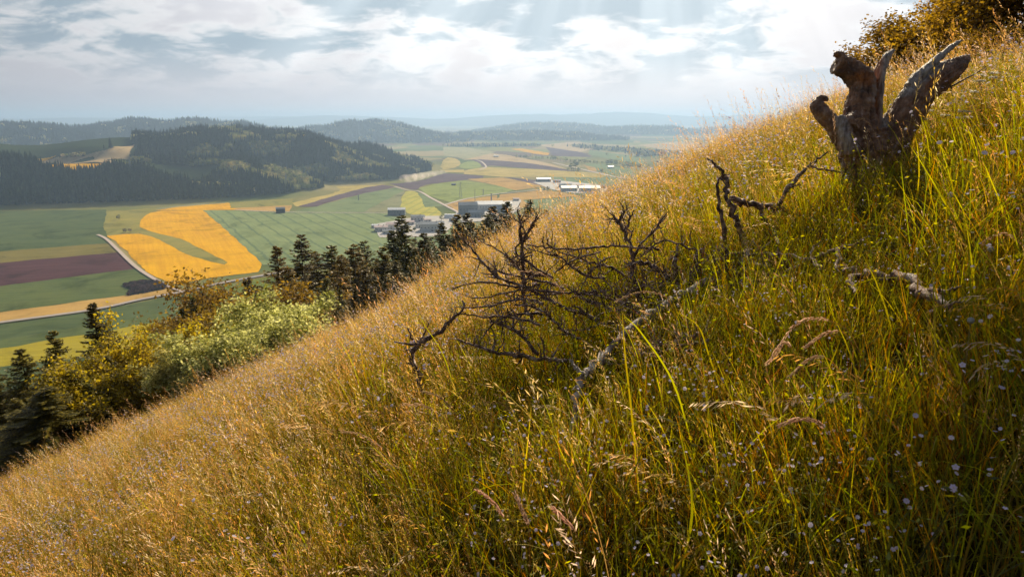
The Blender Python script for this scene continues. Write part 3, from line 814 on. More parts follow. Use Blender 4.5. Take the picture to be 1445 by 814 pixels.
def pylon(px, py, hpx, label):
    b = hit(px, py, 200); t = np.linalg.norm(b) / np.linalg.norm(ray(px, py)); h = hpx / F * t
    root = empty('power_pylon', b, label, 'pylon')
    w = h * .09
    for sx in (-1, 1):
        for sy in (-1, 1):
            mb = MB(); tube(mb, [[sx * w, sy * w, 0], [sx * w * .45, sy * w * .45, h * .55], [sx * .3, sy * .3, h]], .2, 4); link('leg', mb.mesh('leg'), MW['metal'], root)
    mb = MB()
    for k in range(7):
        f0, f1 = k / 7, (k + 1) / 7
        g = lambda f: w * (1 - f) + .3 * f if f > .55 else w * (1 - f)
        for s in (-1, 1):
            tube(mb, [[-g(f0), s * g(f0), h * f0], [g(f1), s * g(f1), h * f1]], .11, 3); tube(mb, [[g(f0), s * g(f0), h * f0], [-g(f1), s * g(f1), h * f1]], .11, 3)
            tube(mb, [[s * g(f0), -g(f0), h * f0], [s * g(f1), g(f1), h * f1]], .11, 3)
    link('bracing', mb.mesh('bracing'), MW['metal'], root)
    for f, l in ((.72, .24), (.84, .2), (.95, .13)):
        mb = MB(); tube(mb, [[-h * l, 0, h * f], [0, 0, h * (f + .015)], [h * l, 0, h * f]], .2, 4); link('crossarm', mb.mesh('crossarm'), MW['metal'], root)
pylon(405, 272, 28, 'steel power pylon in front of the spur of wood beside the pale meadow')
pylon(185, 246, 24, 'steel power pylon standing among the trees left of the middle hill')
pylon(650, 279, 22, 'slim power pylon in the light green field left of the works')
pylon(506, 283, 8, 'small pole in the smooth green field above the long barn')
pylon(789, 283, 14, 'power pylon in the green field in front of the far farm')
pylon(682, 276, 9, 'short pylon at the end of the light green field near the works road')

# far town: tiny houses in the plain
def town():
    hs = []
    for i in range(3):
        mb = MB(); w, d, h = [(26, 16, 11), (48, 26, 14), (18, 14, 16)][i]
        box(mb, (0, 0, h / 2), (w, d, h)); mb.add([[-w / 2, -d / 2, h], [w / 2, -d / 2, h], [w / 2, d / 2, h], [-w / 2, d / 2, h], [-w / 2, 0, h + 5], [w / 2, 0, h + 5]],
            [[0, 1, 5, 4], [2, 3, 4, 5]]); mb.add([[-w / 2, -d / 2, h], [-w / 2, d / 2, h], [-w / 2, 0, h + 5], [w / 2, -d / 2, h], [w / 2, d / 2, h], [w / 2, 0, h + 5]], [[0, 2, 1], [3, 4, 5]])
        me = mb.mesh('town_house'); me.materials.append(MW['white']); hs.append(me)
    for k in range(70):
        px = rng.choice([rng.normal(805, 28), rng.normal(885, 22), rng.uniform(620, 1010)]); py = rng.uniform(182.5, 189)
        b = hit(px, py, 200)
        if b is None or b[2] > VAL + 15: continue
        o = bpy.data.objects.new('town_house', hs[int(rng.integers(0, 3))]); C.objects.link(o)
        o.location = b; o.rotation_euler = (0, 0, rng.uniform(0, 3)); s = rng.uniform(.8, 1.6); o.scale = (s * 1.3, s * 1.3, s)
        tag(o, 'tiny pale house of the far town in the hazy plain', 'house', 'houses of the far town')
town()

# dust drifting off the ploughed field
def dust():
    m, nt, out = new_mat('dust_cloud')
    vp = N(nt, 'ShaderNodeVolumePrincipled'); vp.inputs['Color'].default_value = (.95, .84, .80, 1); vp.inputs['Density'].default_value = .035; vp.inputs['Anisotropy'].default_value = .3
    tc = N(nt, 'ShaderNodeTexCoord'); nz = N(nt, 'ShaderNodeTexNoise'); nz.inputs['Scale'].default_value = .07; nz.inputs['Detail'].default_value = 3
    L(nt, tc.outputs['Object'], nz.inputs['Vector'])
    mr = N(nt, 'ShaderNodeMapRange'); mr.inputs['From Min'].default_value = .42; mr.inputs['From Max'].default_value = .65; mr.inputs['To Max'].default_value = .022
    L(nt, nz.outputs['Fac'], mr.inputs['Value']); L(nt, mr.outputs[0], vp.inputs['Density'])
    L(nt, vp.outputs[0], out.inputs['Volume'])
    a, b = hit(576, 258, 200), hit(626, 247, 200)
    bm = bmesh.new()
    for k in range(9):
        f = k / 8; c = a * (1 - f) + b * f; s = 13 * (1 - .45 * f)
        mt = Matrix.Translation(Vector((c[0], c[1], VAL + s * .7 + 1 + 3 * f))) @ Matrix.Diagonal((s * 1.8, s * 1.4, s * .85, 1))
        bmesh.ops.create_icosphere(bm, subdivisions=3, radius=1, matrix=mt)
    me = bpy.data.meshes.new('dust'); bm.to_mesh(me); bm.free()
    o = link('dust_cloud', me, m)
    rm = o.modifiers.new('join', 'REMESH'); rm.mode = 'VOXEL'; rm.voxel_size = 3.0
    tag(o, 'pink dust plume drifting over the ploughed field', None, None, 'stuff')
dust()

# ================================================================== NEAR TREES
M['bark'] = mat_noise('tree_bark', [(.035, .025, .018), (.09, .065, .045)], 6, bump=.5)
M['needle'] = mat_leaf('needles', .4, .3, .03, .02)
M['leaf'] = mat_leaf('broad_leaves', .55, .15, .03, .01, rough=.6)

def spruce_mesh(seed, h=14, w=2.6, col=(.045, .052, .014), tip=(.42, .32, .03), sparse=1.0, up=-.25, base=.06, tr=.13):  # default tip colour paints golden sunlight onto the needle spray ends
    r = np.random.default_rng(seed); tk = MB(); cr = MB()
    bend = r.normal(size=2) * .15
    ax = lambda z: np.array([bend[0] * (z / h) ** 2, bend[1] * (z / h) ** 2, z])
    tube(tk, [ax(0), ax(h * .3), ax(h * .6), ax(h * .98)], [tr * h / 14, tr * .75 * h / 14, tr * .45 * h / 14, .015], 8, (.06, .045, .03))
    z = h * base; nb = 0
    while z < h * .985:
        f = z / h
        L0 = w * 1.35 * (1 - f) ** .9 * (1.0 if f > .12 else .8) + .035
        for k in range(int(r.integers(5, 8))):
            if r.uniform() > .93 * sparse: continue
            a = r.uniform(0, 6.28); ln = L0 * r.uniform(.65, 1.15)
            d = np.array([math.cos(a), math.sin(a), 0])
            s = np.linspace(0, 1, 5)[:, None]
            rise = up * ln * (1 - f) + .25 * ln * f
            pts = ax(z) + d * ln * s + np.array([0, 0, 1.0]) * (rise * s + .16 * ln * s ** 3)
            tube(tk, pts, np.linspace(.022, .005, 5), 3, (.06, .045, .03), cap=False)
            side = np.array([-d[1], d[0], 0])
            m = max(5, int(ln * 8))
            for q in range(m):
                u = (q + .6) / m
                c = pts[0] * (1 - u) + pts[-1] * u; c[2] = np.interp(u, s[:, 0], pts[:, 2])
                for sg in (-1, 1, 0):
                    sl = (.15 * (1.1 - .7 * f) + .34 * ln * (1 - u)) * r.uniform(.5, 1.15)
                    if sg == 0: dirv = d * .35 + np.array([0, 0, r.uniform(-.9, .5)]); sl *= .55
                    else: dirv = side * sg + d * .7 + np.array([0, 0, -.35 + .3 * r.normal()])
                    dirv = dirv / np.linalg.norm(dirv)
                    # a needle spray: narrow spiky fan
                    wv = np.cross(dirv, [0, 0, 1.0] if abs(dirv[2]) < .9 else [1, 0, 0]); wv /= np.linalg.norm(wv) + 1e-9
                    wv = wv * math.cos(r.uniform(-.8, .8)) + np.cross(dirv, wv) * r.uniform(-.6, .6)
                    cc = np.array(col) * r.uniform(.6, 1.35); ct = cc * .5 + np.array(tip) * r.uniform(.3, 1)
                    e = c + dirv * sl
                    ns = max(2, int(sl / .13)); 
                    for kk in range(ns):
                        g = (kk + .5) / ns; cpt = c + dirv * sl * g; ww = .075 * (1.15 - g)
                        sgn = 1 if kk % 2 else -1
                        cr.add([cpt, cpt + dirv * .10 + wv * ww * sgn * 1.6, cpt + dirv * .17 + wv * .0, cpt + dirv * .07 - wv * ww * sgn * 1.2], [[0, 1, 2, 3]], np.array([cc, ct, ct, cc]) )
        z += h * .024 * r.uniform(.8, 1.2) * (1.25 - .5 * f)
    return tk.mesh('trunk', True), cr.mesh('crown')

def leafy_mesh(seed, h=6, w=3, stems=1, leaf=.06, nleaf=14000, cols=((.07, .09, .015), (.2, .2, .02)), openness=.35, tr=.1, low=.15, lean=(0, 0), ell=None):
    """branching crown: stems -> limbs -> twigs, leaves in sprays at the twigs"""
    r = np.random.default_rng(seed); tk = MB(); cr = MB(); tips = []
    def grow(p, d, ln, rad, lev):
        k = 4; pts = [p]; q = p.copy()
        for i in range(k):
            d = d + r.normal(size=3) * .18 + np.array([0, 0, .05]); d /= np.linalg.norm(d)
            q = q + d * ln / k; pts.append(q.copy())
        if ell is not None and lev >= 1:
            e_ = (pts[-1] - np.array(ell[0])) / np.array(ell[1])
            if (e_ ** 2).sum() > (1.3 if lev > 1 else 2.6): return
        tube(tk, pts, np.linspace(rad, rad * .55, k + 1), 6 if lev < 2 else 3, (.07, .055, .04), cap=False)
        if lev >= 3: tips.extend([pts[2], pts[3], pts[4]]); return
        if lev >= 2: tips.append(pts[3])
        for c in range(int(r.integers(3, 6))):
            i = int(r.integers(1, k + 1)); a = r.normal(size=3); a -= d * np.dot(a, d); a /= np.linalg.norm(a) + 1e-9
            nd = d * .55 + a * .8 + np.array([0, 0, .12]); nd /= np.linalg.norm(nd)
            grow(pts[i], nd, ln * r.uniform(.5, .75), rad * .5, lev + 1)
        grow(pts[-1], d, ln * .7, rad * .55, lev + 1)
    for s in range(stems):
        a = r.uniform(0, 6.28); d = np.array([math.cos(a) * .35 * (stems > 1) + lean[0], math.sin(a) * .35 * (stems > 1) + lean[1], 1.0]); d /= np.linalg.norm(d)
        grow(np.array([math.cos(a) * .1 * (stems > 1), math.sin(a) * .1 * (stems > 1), 0.]), d, h * .42, tr, 0)
    tips = np.array(tips)
    if ell is not None:
        e = ((tips - np.array(ell[0])) / np.array(ell[1])); tips = tips[(e ** 2).sum(1) < 1]; print('tips kept', len(tips))
    # squeeze to wanted envelope
    ctr = tips.mean(0)
    # clumps
    nc = len(tips); cl_d = r.normal(size=(nc, 3)); cl_v = r.uniform(.15, 1.7, nc)
    pr = r.uniform(.05, 1, nc) ** 1.6; pr /= pr.sum()
    pick = r.choice(nc, nleaf, p=pr)
    c = tips[pick] + r.normal(size=(nleaf, 3)) * (w * openness * .16)
    dirs = r.normal(size=(nleaf, 3)) + [0, 0, .1]; dirs /= np.linalg.norm(dirs, axis=1)[:, None]
    up = r.normal(size=(nleaf, 3)); sd = np.cross(dirs, up); sd /= np.linalg.norm(sd, axis=1)[:, None] + 1e-9
    ls = leaf * r.uniform(.6, 1.3, nleaf)[:, None]
    nn = np.cross(dirs, sd)
    v = np.stack([c, c + dirs * ls * .5 + sd * ls * .32 + nn * ls * .08, c + dirs * ls, c + dirs * ls * .5 - sd * ls * .32 + nn * ls * .08], 1).reshape(-1, 3)
    f = np.arange(nleaf * 4).reshape(-1, 4)
    mix = np.clip(r.beta(1.5, 1.2, nleaf) * cl_v[pick], 0, 1.0)[:, None]
    cc = np.array(cols[0]) * (1 - mix) + np.array(cols[1]) * mix
    cr.add(v, f, np.repeat(cc, 4, 0))
    return tk.mesh('trunk', True), cr.mesh('crown')

def put_tree(name, meshes, loc, s, rz, label, mat, cat='tree', group=None, sxy=None, tilt=(0, 0)):
    root = empty(name, loc, label, cat, group, rz)
    root.scale = (sxy or s, sxy or s, s); root.rotation_euler = (tilt[0], tilt[1], rz)
    for nm, me, mt in (('trunk', meshes[0], M['bark']), ('crown', meshes[1], mat)):
        o = link(nm, me, mt, root)
    return root

def at_edge(px, top, t):
    """ground point under the ray column px at range t, and height up to pixel row top"""
    p = P(px, top, t); z = gz(p[0], p[1])
    return (p[0], p[1], z - .15), p[2] - z + .15

SPR = [spruce_mesh(1, 14, 2.7), spruce_mesh(2, 14, 2.3, up=-.12), spruce_mesh(3, 14, 3.1, up=-.35)]
PIN = [spruce_mesh(4, 14, 2.5, col=(.12, .09, .02), tip=(.46, .31, .04), sparse=.72, up=.18, base=.3), spruce_mesh(5, 14, 2.8, col=(.10, .08, .02), tip=(.40, .28, .04), sparse=.8, up=.1, base=.25)]
edge = [
    # px, top, t, kind, width factor, label
    (75, 462, 30, 's', 1.0, 'dark spruce second from the left among those below the slope edge'),
    (130, 424, 33, 's', 1.15, 'dark spruce with a bare spiky tip left of the golden leafy tree'),
    (28, 492, 27, 's', 1.1, 'dark spruce at the far left below the slope edge'),
    (-25, 500, 30, 's', 1.1, 'dark spruce cut by the left border of the view'),
    (105, 520, 24, 's', 1.1, 'short dark spruce in the shade below the spiky tipped one'),
    (50, 550, 22, 's', 1.2, 'lowest dark spruce, deep in the shade at the left'),
    (272, 416, 46, 's', .9, 'slim spruce peeping out right of the golden leafy tree'),
    (256, 432, 45, 's', .9, 'small spruce touching the slim spruce behind the golden tree'),
    (388, 343, 62, 'p', 1.0, 'dark pine with flat boughs at the left end of the pine row'),
    (420, 329, 62, 'p', 1.05, 'tallest dark pine rising against the green field'),
    (443, 352, 66, 'p', 1.2, 'brown pine half behind the tallest dark pine'),
    (461, 345, 68, 'p', 1.35, 'broad rust brown pine right of the tallest dark pine'),
    (480, 357, 62, 'p', 1.2, 'low brown pine between the two rust brown ones'),
    (497, 342, 68, 'p', 1.35, 'rust brown pine just left of the dark spruces'),
    (521, 337, 72, 's', 1.1, 'dark spruce next to the last brown pine'),
    (541, 345, 68, 's', 1.2, 'dark spruce in the gap before the tall spruce'),
    (553, 322, 76, 's', 1.0, 'thin topped spruce touching the tall spruce on its left'),
    (576, 300, 76, 's', 1.25, 'tall spruce in front of the hamlet roofs'),
    (596, 326, 72, 's', 1.2, 'spruce filling the gap right of the tall hamlet spruce'),
    (623, 311, 82, 's', 1.1, 'spruce under the round hamlet tree'),
    (638, 322, 78, 's', 1.2, 'low dark spruce left of the twin spruces'),
    (647, 299, 86, 's', 1.1, 'left one of the twin spruces in front of the works'),
    (659, 297, 88, 's', 1.0, 'right one of the twin spruces in front of the works'),
    (680, 300, 86, 's', 1.2, 'spruce in front of the white works hall'),
    (697, 288, 92, 's', 1.25, 'spruce below the works chimney'),
    (716, 281, 96, 's', 1.2, 'tall dark spruce right of the works'),
    (732, 300, 92, 's', 1.2, 'low spruce between the tall dark one and the lone pointed one'),
    (750, 279, 104, 's', 1.15, 'pointed spruce standing a little apart at the right end'),
    (770, 293, 110, 's', 1.0, 'last small spruce tip just above the grass'),
    (670, 318, 78, 's', 1.2, 'short spruce in the front row under the works'),
    (705, 315, 80, 's', 1.2, 'short spruce in the front row under the tall dark one'),
    (405, 375, 55, 'p', 1.2, 'low rusty pine beneath the two dark pines'),
    (350, 388, 56, 'p', 1.1, 'small rusty pine left of the pine row'),
    (560, 365, 62, 's', 1.3, 'short dark spruce in the front row under the tall hamlet spruce'),
    (515, 378, 58, 's', 1.3, 'short dark spruce in the front row under the brown pines'),
    (455, 392, 54, 's', 1.25, 'short dark spruce in deep shade beside the white flowering shrub'),
]
for i, (px, top, t, kd, wf, lab) in enumerate(edge):
    loc, h = at_edge(px, top, t)
    ms = (SPR if kd == 's' else PIN)[i % (3 if kd == 's' else 2)]
    s = h / 14
    put_tree('spruce' if kd == 's' else 'pine', ms, loc, s, rng.uniform(0, 6.28), lab, M['needle'], 'tree', 'conifers along the foot of the slope', sxy=max(s, .45) * wf * (1.3 if kd == 's' else 1.4))

def leafy_at(name, px, top, t, kind, label, wf=1.0, rz=0, href=None, cat='tree'):
    loc, h = at_edge(px, top, t)
    s = h / href
    return put_tree(name, kind, loc, s, rz, label, M['leaf'], cat, sxy=s * wf)

def href(ms): return max(v.co.z for v in ms[1].vertices)
k = 0
for px, top, t, kd in [(365, 400, 64, 'p'), (395, 385, 66, 'p'), (432, 372, 70, 'p'), (470, 372, 72, 'p'), (488, 380, 64, 'p'), (508, 362, 74, 's'), (530, 362, 76, 's'), (546, 366, 70, 's'), (566, 340, 80, 's'), (586, 335, 80, 's'),
        (604, 338, 78, 's'), (614, 332, 84, 's'), (632, 328, 84, 's'), (652, 318, 86, 's'), (664, 312, 92, 's'), (686, 312, 92, 's'), (700, 306, 98, 's'), (710, 300, 98, 's'), (724, 300, 100, 's'), (742, 300, 104, 's'),
        (760, 300, 108, 's'), (480, 405, 56, 's'), (500, 402, 56, 's'), (430, 410, 54, 's'), (535, 385, 60, 's'), (580, 362, 64, 's'), (600, 352, 68, 's'), (625, 345, 70, 's'), (650, 335, 72, 's'), (440, 430, 50, 's'), (85, 520, 25, 's'), (20, 560, 24, 's'), (140, 500, 26, 's'), (-10, 540, 26, 's'), (165, 520, 26, 's'), (60, 505, 29, 's')]:
    loc, h = at_edge(px, top, t); ms = (SPR if kd == 's' else PIN)[k % (3 if kd == 's' else 2)]; k += 1; q = h / 14
    lab = ('young dark spruce packed in the shaded wall of trees along the slope foot' if px > 200 else 'young dark spruce packed in the black shade at the far left below the slope') if kd == 's' else 'rusty brown pine packed in between the taller pines'
    put_tree('young_spruce' if kd == 's' else 'young_pine', ms, loc, q, rng.uniform(0, 6.28), lab, M['needle'], 'tree', ('young spruces in the shaded wall' if px > 200 else 'young spruces at the far left') if kd == 's' else 'rusty pines between the tall ones', sxy=max(q, .42) * 1.15)
GOLD = leafy_mesh(31, 6, 3, 3, .17, 30000, ((.11, .10, .008), (.80, .60, .015)), .42)
WB = leafy_mesh(32, 4, 2.4, 6, .14, 27000, ((.22, .22, .02), (.92, .86, .34)), .36, tr=.06)
RUST = leafy_mesh(33, 5, 2.5, 3, .13, 30000, ((.11, .07, .012), (.42, .26, .02)), .6)
leafy_at('golden_tree', 196, 428, 27, GOLD, 'golden yellow leafy tree between the dark spruces and the pale shrub', 1.0, .3, href(GOLD))
leafy_at('golden_bush', 238, 478, 24, GOLD, 'lower yellow bush leaning on the right of the golden leafy tree', 1.1, 2.3, href(GOLD), 'bush')
leafy_at('golden_bush', 150, 470, 25, GOLD, 'dim golden bush in front of the spiky spruce', 1.1, 4.3, href(GOLD), 'bush')
leafy_at('whitebeam', 388, 400, 24, WB, 'pale green shrub with silvery leaf clusters against the dark pines', 1.25, 0, href(WB), 'shrub')
leafy_at('whitebeam', 322, 440, 21, WB, 'lower half of the pale shrubs, just behind the tall grass heads', 1.4, 2., href(WB), 'shrub')
leafy_at('whitebeam', 268, 480, 21, WB, 'small pale shrub at the left, beside the yellow bush', 1.2, 4., href(WB), 'shrub')
leafy_at('rusty_tree', 325, 388, 44, RUST, 'orange brown leafy tree above the pale shrubs', 1.2, 0, href(RUST))
leafy_at('rusty_tree', 352, 372, 52, RUST, 'orange brown tree top touching the yellow field corner', 1.2, 3, href(RUST))
leafy_at('rusty_tree', 295, 405, 44, RUST, 'dull purple brown tree left of the orange brown one', 1.0, 5, href(RUST))
# upper right: hawthorn-like leafy crowns in back light
OAK = leafy_mesh(41, 4.5, 3, 4, .13, 15000, ((.10, .055, .006), (.62, .36, .012)), .3, tr=.07)
OAK2 = leafy_mesh(42, 5.5, 3.6, 3, .13, 24000, ((.10, .055, .006), (.62, .36, .012)), .34, tr=.1)
leafy_at('leafy_bush', 1282, 8, 12.5, OAK, 'backlit brown green bush behind the dead stump', 1.7, .5, href(OAK), 'bush')
leafy_at('leafy_bush', 1345, 5, 13.5, OAK, 'backlit bush filling the gap between the split limb and the big leafy tree', 1.5, 2.5, href(OAK), 'bush')
leafy_at('leafy_bush', 1410, 25, 9.0, OAK, 'low hanging backlit bush along the top edge of the dark grass', 1.6, 4.2, href(OAK), 'bush')
leafy_at('leafy_tree', 1440, -150, 10.5, OAK2, 'large backlit tree filling the upper right corner', 1.25, 1.0, href(OAK2))
leafy_at('leafy_tree', 1385, -60, 15, OAK2, 'smaller backlit tree in the second row of the upper right corner', 1.1, 3.0, href(OAK2))

# ================================================================== DEAD STUMP
ZT = 4.72     # range of the stump base along its ray
def zp(zx, zy, dz=0.0):
    """close-up pixel -> world point at the stump's range (+dz metres deeper)"""
    return P(1120 + zx / 3.132, 40 + zy / 3.132, ZT + dz)
zm = ZT / 963.33 / 3.132      # metres per close-up pixel

def remeshed(mb, voxel, name):
    me = mb.mesh(name + '_raw'); o = bpy.data.objects.new(name + '_raw', me); C.objects.link(o)
    md = o.modifiers.new('r', 'REMESH'); md.mode = 'VOXEL'; md.voxel_size = voxel
    dg = bpy.context.evaluated_depsgraph_get(); dg.update()
    ev = o.evaluated_get(dg); out = bpy.data.meshes.new_from_object(ev)
    bpy.data.objects.remove(o); out.name = name
    for p in out.polygons: p.use_smooth = True
    return out

def limb(mb, pts, widths, n=14, lump=.10, flat=1.0, per=7):
    fine_ = n >= 12; n = n * 3 if fine_ else n; per = per * 2 if fine_ else per
    ks = rng.choice([9, 11, 14, 17, 21, 26], 3, replace=False); pk = rng.uniform(0, 6, 3); lump = lump * .6
    p = spline(np.array([zp(*q) for q in pts]), per)
    k = len(pts); w = np.interp(np.linspace(0, k - 1, len(p)), range(k), widths) * zm / 2
    ph = rng.uniform(0, 6, 4)
    pos = 0; th = np.linspace(0, 2 * np.pi, n, endpoint=False)
    vs = []; a0 = None
    for i in range(len(p)):
        d = p[min(i + 1, len(p) - 1)] - p[max(i - 1, 0)]; d /= np.linalg.norm(d)
        if a0 is None: a, b = frame(d)
        else: a = a0 - d * np.dot(a0, d); a /= np.linalg.norm(a); b = np.cross(d, a)
        a0 = a
        r = w[i] * (1 + lump * np.sin(3 * th + ph[0] + i * .25) + lump * .7 * np.sin(5 * th + ph[1] - i * .3) + lump * .5 * math.sin(i * 1.1 + ph[2]))
        if fine_:
            pk = pk + rng.normal(size=3) * .16
            for kk in range(3): r = r * (1 - (.15, .10, .07)[kk] * (1 - np.abs(np.sin(ks[kk] * th / 2 + pk[kk]))) ** 2.5)
            r = r * (1 + .02 * rng.normal(size=n))
        vs.append(p[i] + np.outer(np.cos(th) * r, a) + np.outer(np.sin(th) * r * flat, b))
    v = np.concatenate(vs); k = len(p)
    i0 = np.arange(k - 1)[:, None] * n; j = np.arange(n)[None]; j2 = (j + 1) % n
    f = np.stack([i0 + j, i0 + j2, i0 + n + j2, i0 + n + j], -1).reshape(-1, 4)
    v = np.vstack([v, p[:1], p[-1:]]); c0, c1 = len(v) - 2, len(v) - 1
    mb.add(v, f[:, ::-1]); base = mb.n - len(v)
    jj = np.arange(n)
    mb.f3.append(np.stack([jj, (jj + 1) % n, np.full(n, c0)], -1) + base)
    mb.f3.append(np.stack([(jj + 1) % n + (k - 1) * n, jj + (k - 1) * n, np.full(n, c1)], -1) + base)

def bark_displace(me, amp, sc, spike=0.0):
    n = len(me.vertices); co = np.empty(n * 3, np.float32); no = np.empty(n * 3, np.float32)
    me.vertices.foreach_get('co', co); me.vertices.foreach_get('normal', no)
    co = co.reshape(-1, 3); no = no.reshape(-1, 3)
    d = np.empty(n); crack = np.empty(n)
    for i in range(n):
        q = co[i]
        v = Vector((q[0] * sc, q[1] * sc, q[2] * sc * .3))
        ds, _ = mnoise.voronoi(v + mnoise.noise_vector(v * .8) * .5)
        c = ds[1] - ds[0]
        crack[i] = c
        d[i] = min(c, .35) * 1.6 - .3 + .8 * mnoise.noise(v * .35) + .35 * mnoise.noise(v * 2.7)
    co = co + no * (d * amp)[:, None]
    me.vertices.foreach_set('co', co.astype(np.float32).ravel()); me.update()
    return crack

def mat_deadwood():
    m, nt, out = new_mat('dead_bark')
    tc = N(nt, 'ShaderNodeTexCoord')
    n1 = N(nt, 'ShaderNodeTexNoise'); n1.inputs['Scale'].default_value = 9; n1.inputs['Detail'].default_value = 8; n1.inputs['Roughness'].default_value = .7
    L(nt, tc.outputs['Object'], n1.inputs['Vector'])
    r1 = ramp(nt, [(.3, (.05, .03, .024)), (.43, (.15, .085, .06)), (.55, (.32, .18, .11)), (.67, (.50, .40, .36))], n1.outputs['Fac'])
    # lichen specks
    n2 = N(nt, 'ShaderNodeTexNoise'); n2.inputs['Scale'].default_value = 38; n2.inputs['Detail'].default_value = 5
    L(nt, tc.outputs['Object'], n2.inputs['Vector'])
    r2 = ramp(nt, [(.60, (0, 0, 0)), (.72, (.8, .8, .8))], n2.outputs['Fac'])
    mx = N(nt, 'ShaderNodeMix', data_type='RGBA'); L(nt, r2.outputs[0], mx.inputs[0]); L(nt, r1.outputs[0], mx.inputs[6]); mx.inputs[7].default_value = (.26, .25, .26, 1)
    at = N(nt, 'ShaderNodeAttribute'); at.attribute_name = 'bare'
    # bare weathered wood: grey outside, rust orange in the split
    mp = N(nt, 'ShaderNodeMapping'); mp.inputs['Scale'].default_value = (30, 30, 3.5); L(nt, tc.outputs['Object'], mp.inputs[0])
    n3 = N(nt, 'ShaderNodeTexNoise'); n3.inputs['Scale'].default_value = 1.5; n3.inputs['Detail'].default_value = 6; L(nt, mp.outputs[0], n3.inputs['Vector'])
    r3 = ramp(nt, [(.32, (.14, .12, .11)), (.52, (.38, .34, .33)), (.7, (.60, .56, .54))], n3.outputs['Fac'])
    mb_ = N(nt, 'ShaderNodeMix', data_type='RGBA'); L(nt, at.outputs['Fac'], mb_.inputs[0]); L(nt, mx.outputs[2], mb_.inputs[6]); L(nt, r3.outputs[0], mb_.inputs[7])
    ao = N(nt, 'ShaderNodeAttribute'); ao.attribute_name = 'rust'
    r4 = ramp(nt, [(.3, (.16, .05, .015)), (.6, (.42, .16, .05))], n3.outputs['Fac'])
    mo = N(nt, 'ShaderNodeMix', data_type='RGBA'); L(nt, ao.outputs['Fac'], mo.inputs[0]); L(nt, mb_.outputs[2], mo.inputs[6]); L(nt, r4.outputs[0], mo.inputs[7])
    bs = N(nt, 'ShaderNodeBsdfPrincipled'); bs.inputs['Roughness'].default_value = .6; bs.inputs['Specular IOR Level'].default_value = .5
    L(nt, mo.outputs[2], bs.inputs['Base Color'])
    n5 = N(nt, 'ShaderNodeTexNoise'); n5.inputs['Scale'].default_value = 3; n5.inputs['Detail'].default_value = 9; n5.inputs['Roughness'].default_value = .7
    mp5 = N(nt, 'ShaderNodeMapping'); mp5.inputs['Scale'].default_value = (16, 16, 5); L(nt, tc.outputs['Object'], mp5.inputs[0]); L(nt, mp5.outputs[0], n5.inputs['Vector'])
    bp = N(nt, 'ShaderNodeBump'); bp.inputs['Strength'].default_value = 1.0; bp.inputs['Distance'].default_value = .012
    L(nt, n5.outputs['Fac'], bp.inputs['Height']); L(nt, bp.outputs[0], bs.inputs['Normal'])
    L(nt, bs.outputs[0], out.inputs[0])
    return m
M['dead'] = mat_deadwood()

def set_attr(me, name, vals):
    a = me.attributes.new(name, 'FLOAT', 'POINT'); a.data.foreach_set('value', np.asarray(vals, np.float32))

def near_path(me, pts, rad):
    n = len(me.vertices); co = np.empty(n * 3, np.float32); me.vertices.foreach_get('co', co); co = co.reshape(-1, 3)
    p = spline(np.array([zp(*q) for q in pts]), 8)
    d = np.min(np.linalg.norm(co[:, None] - p[None], axis=2), axis=1)
    return np.clip(1.6 - d / (rad * zm), 0, 1)

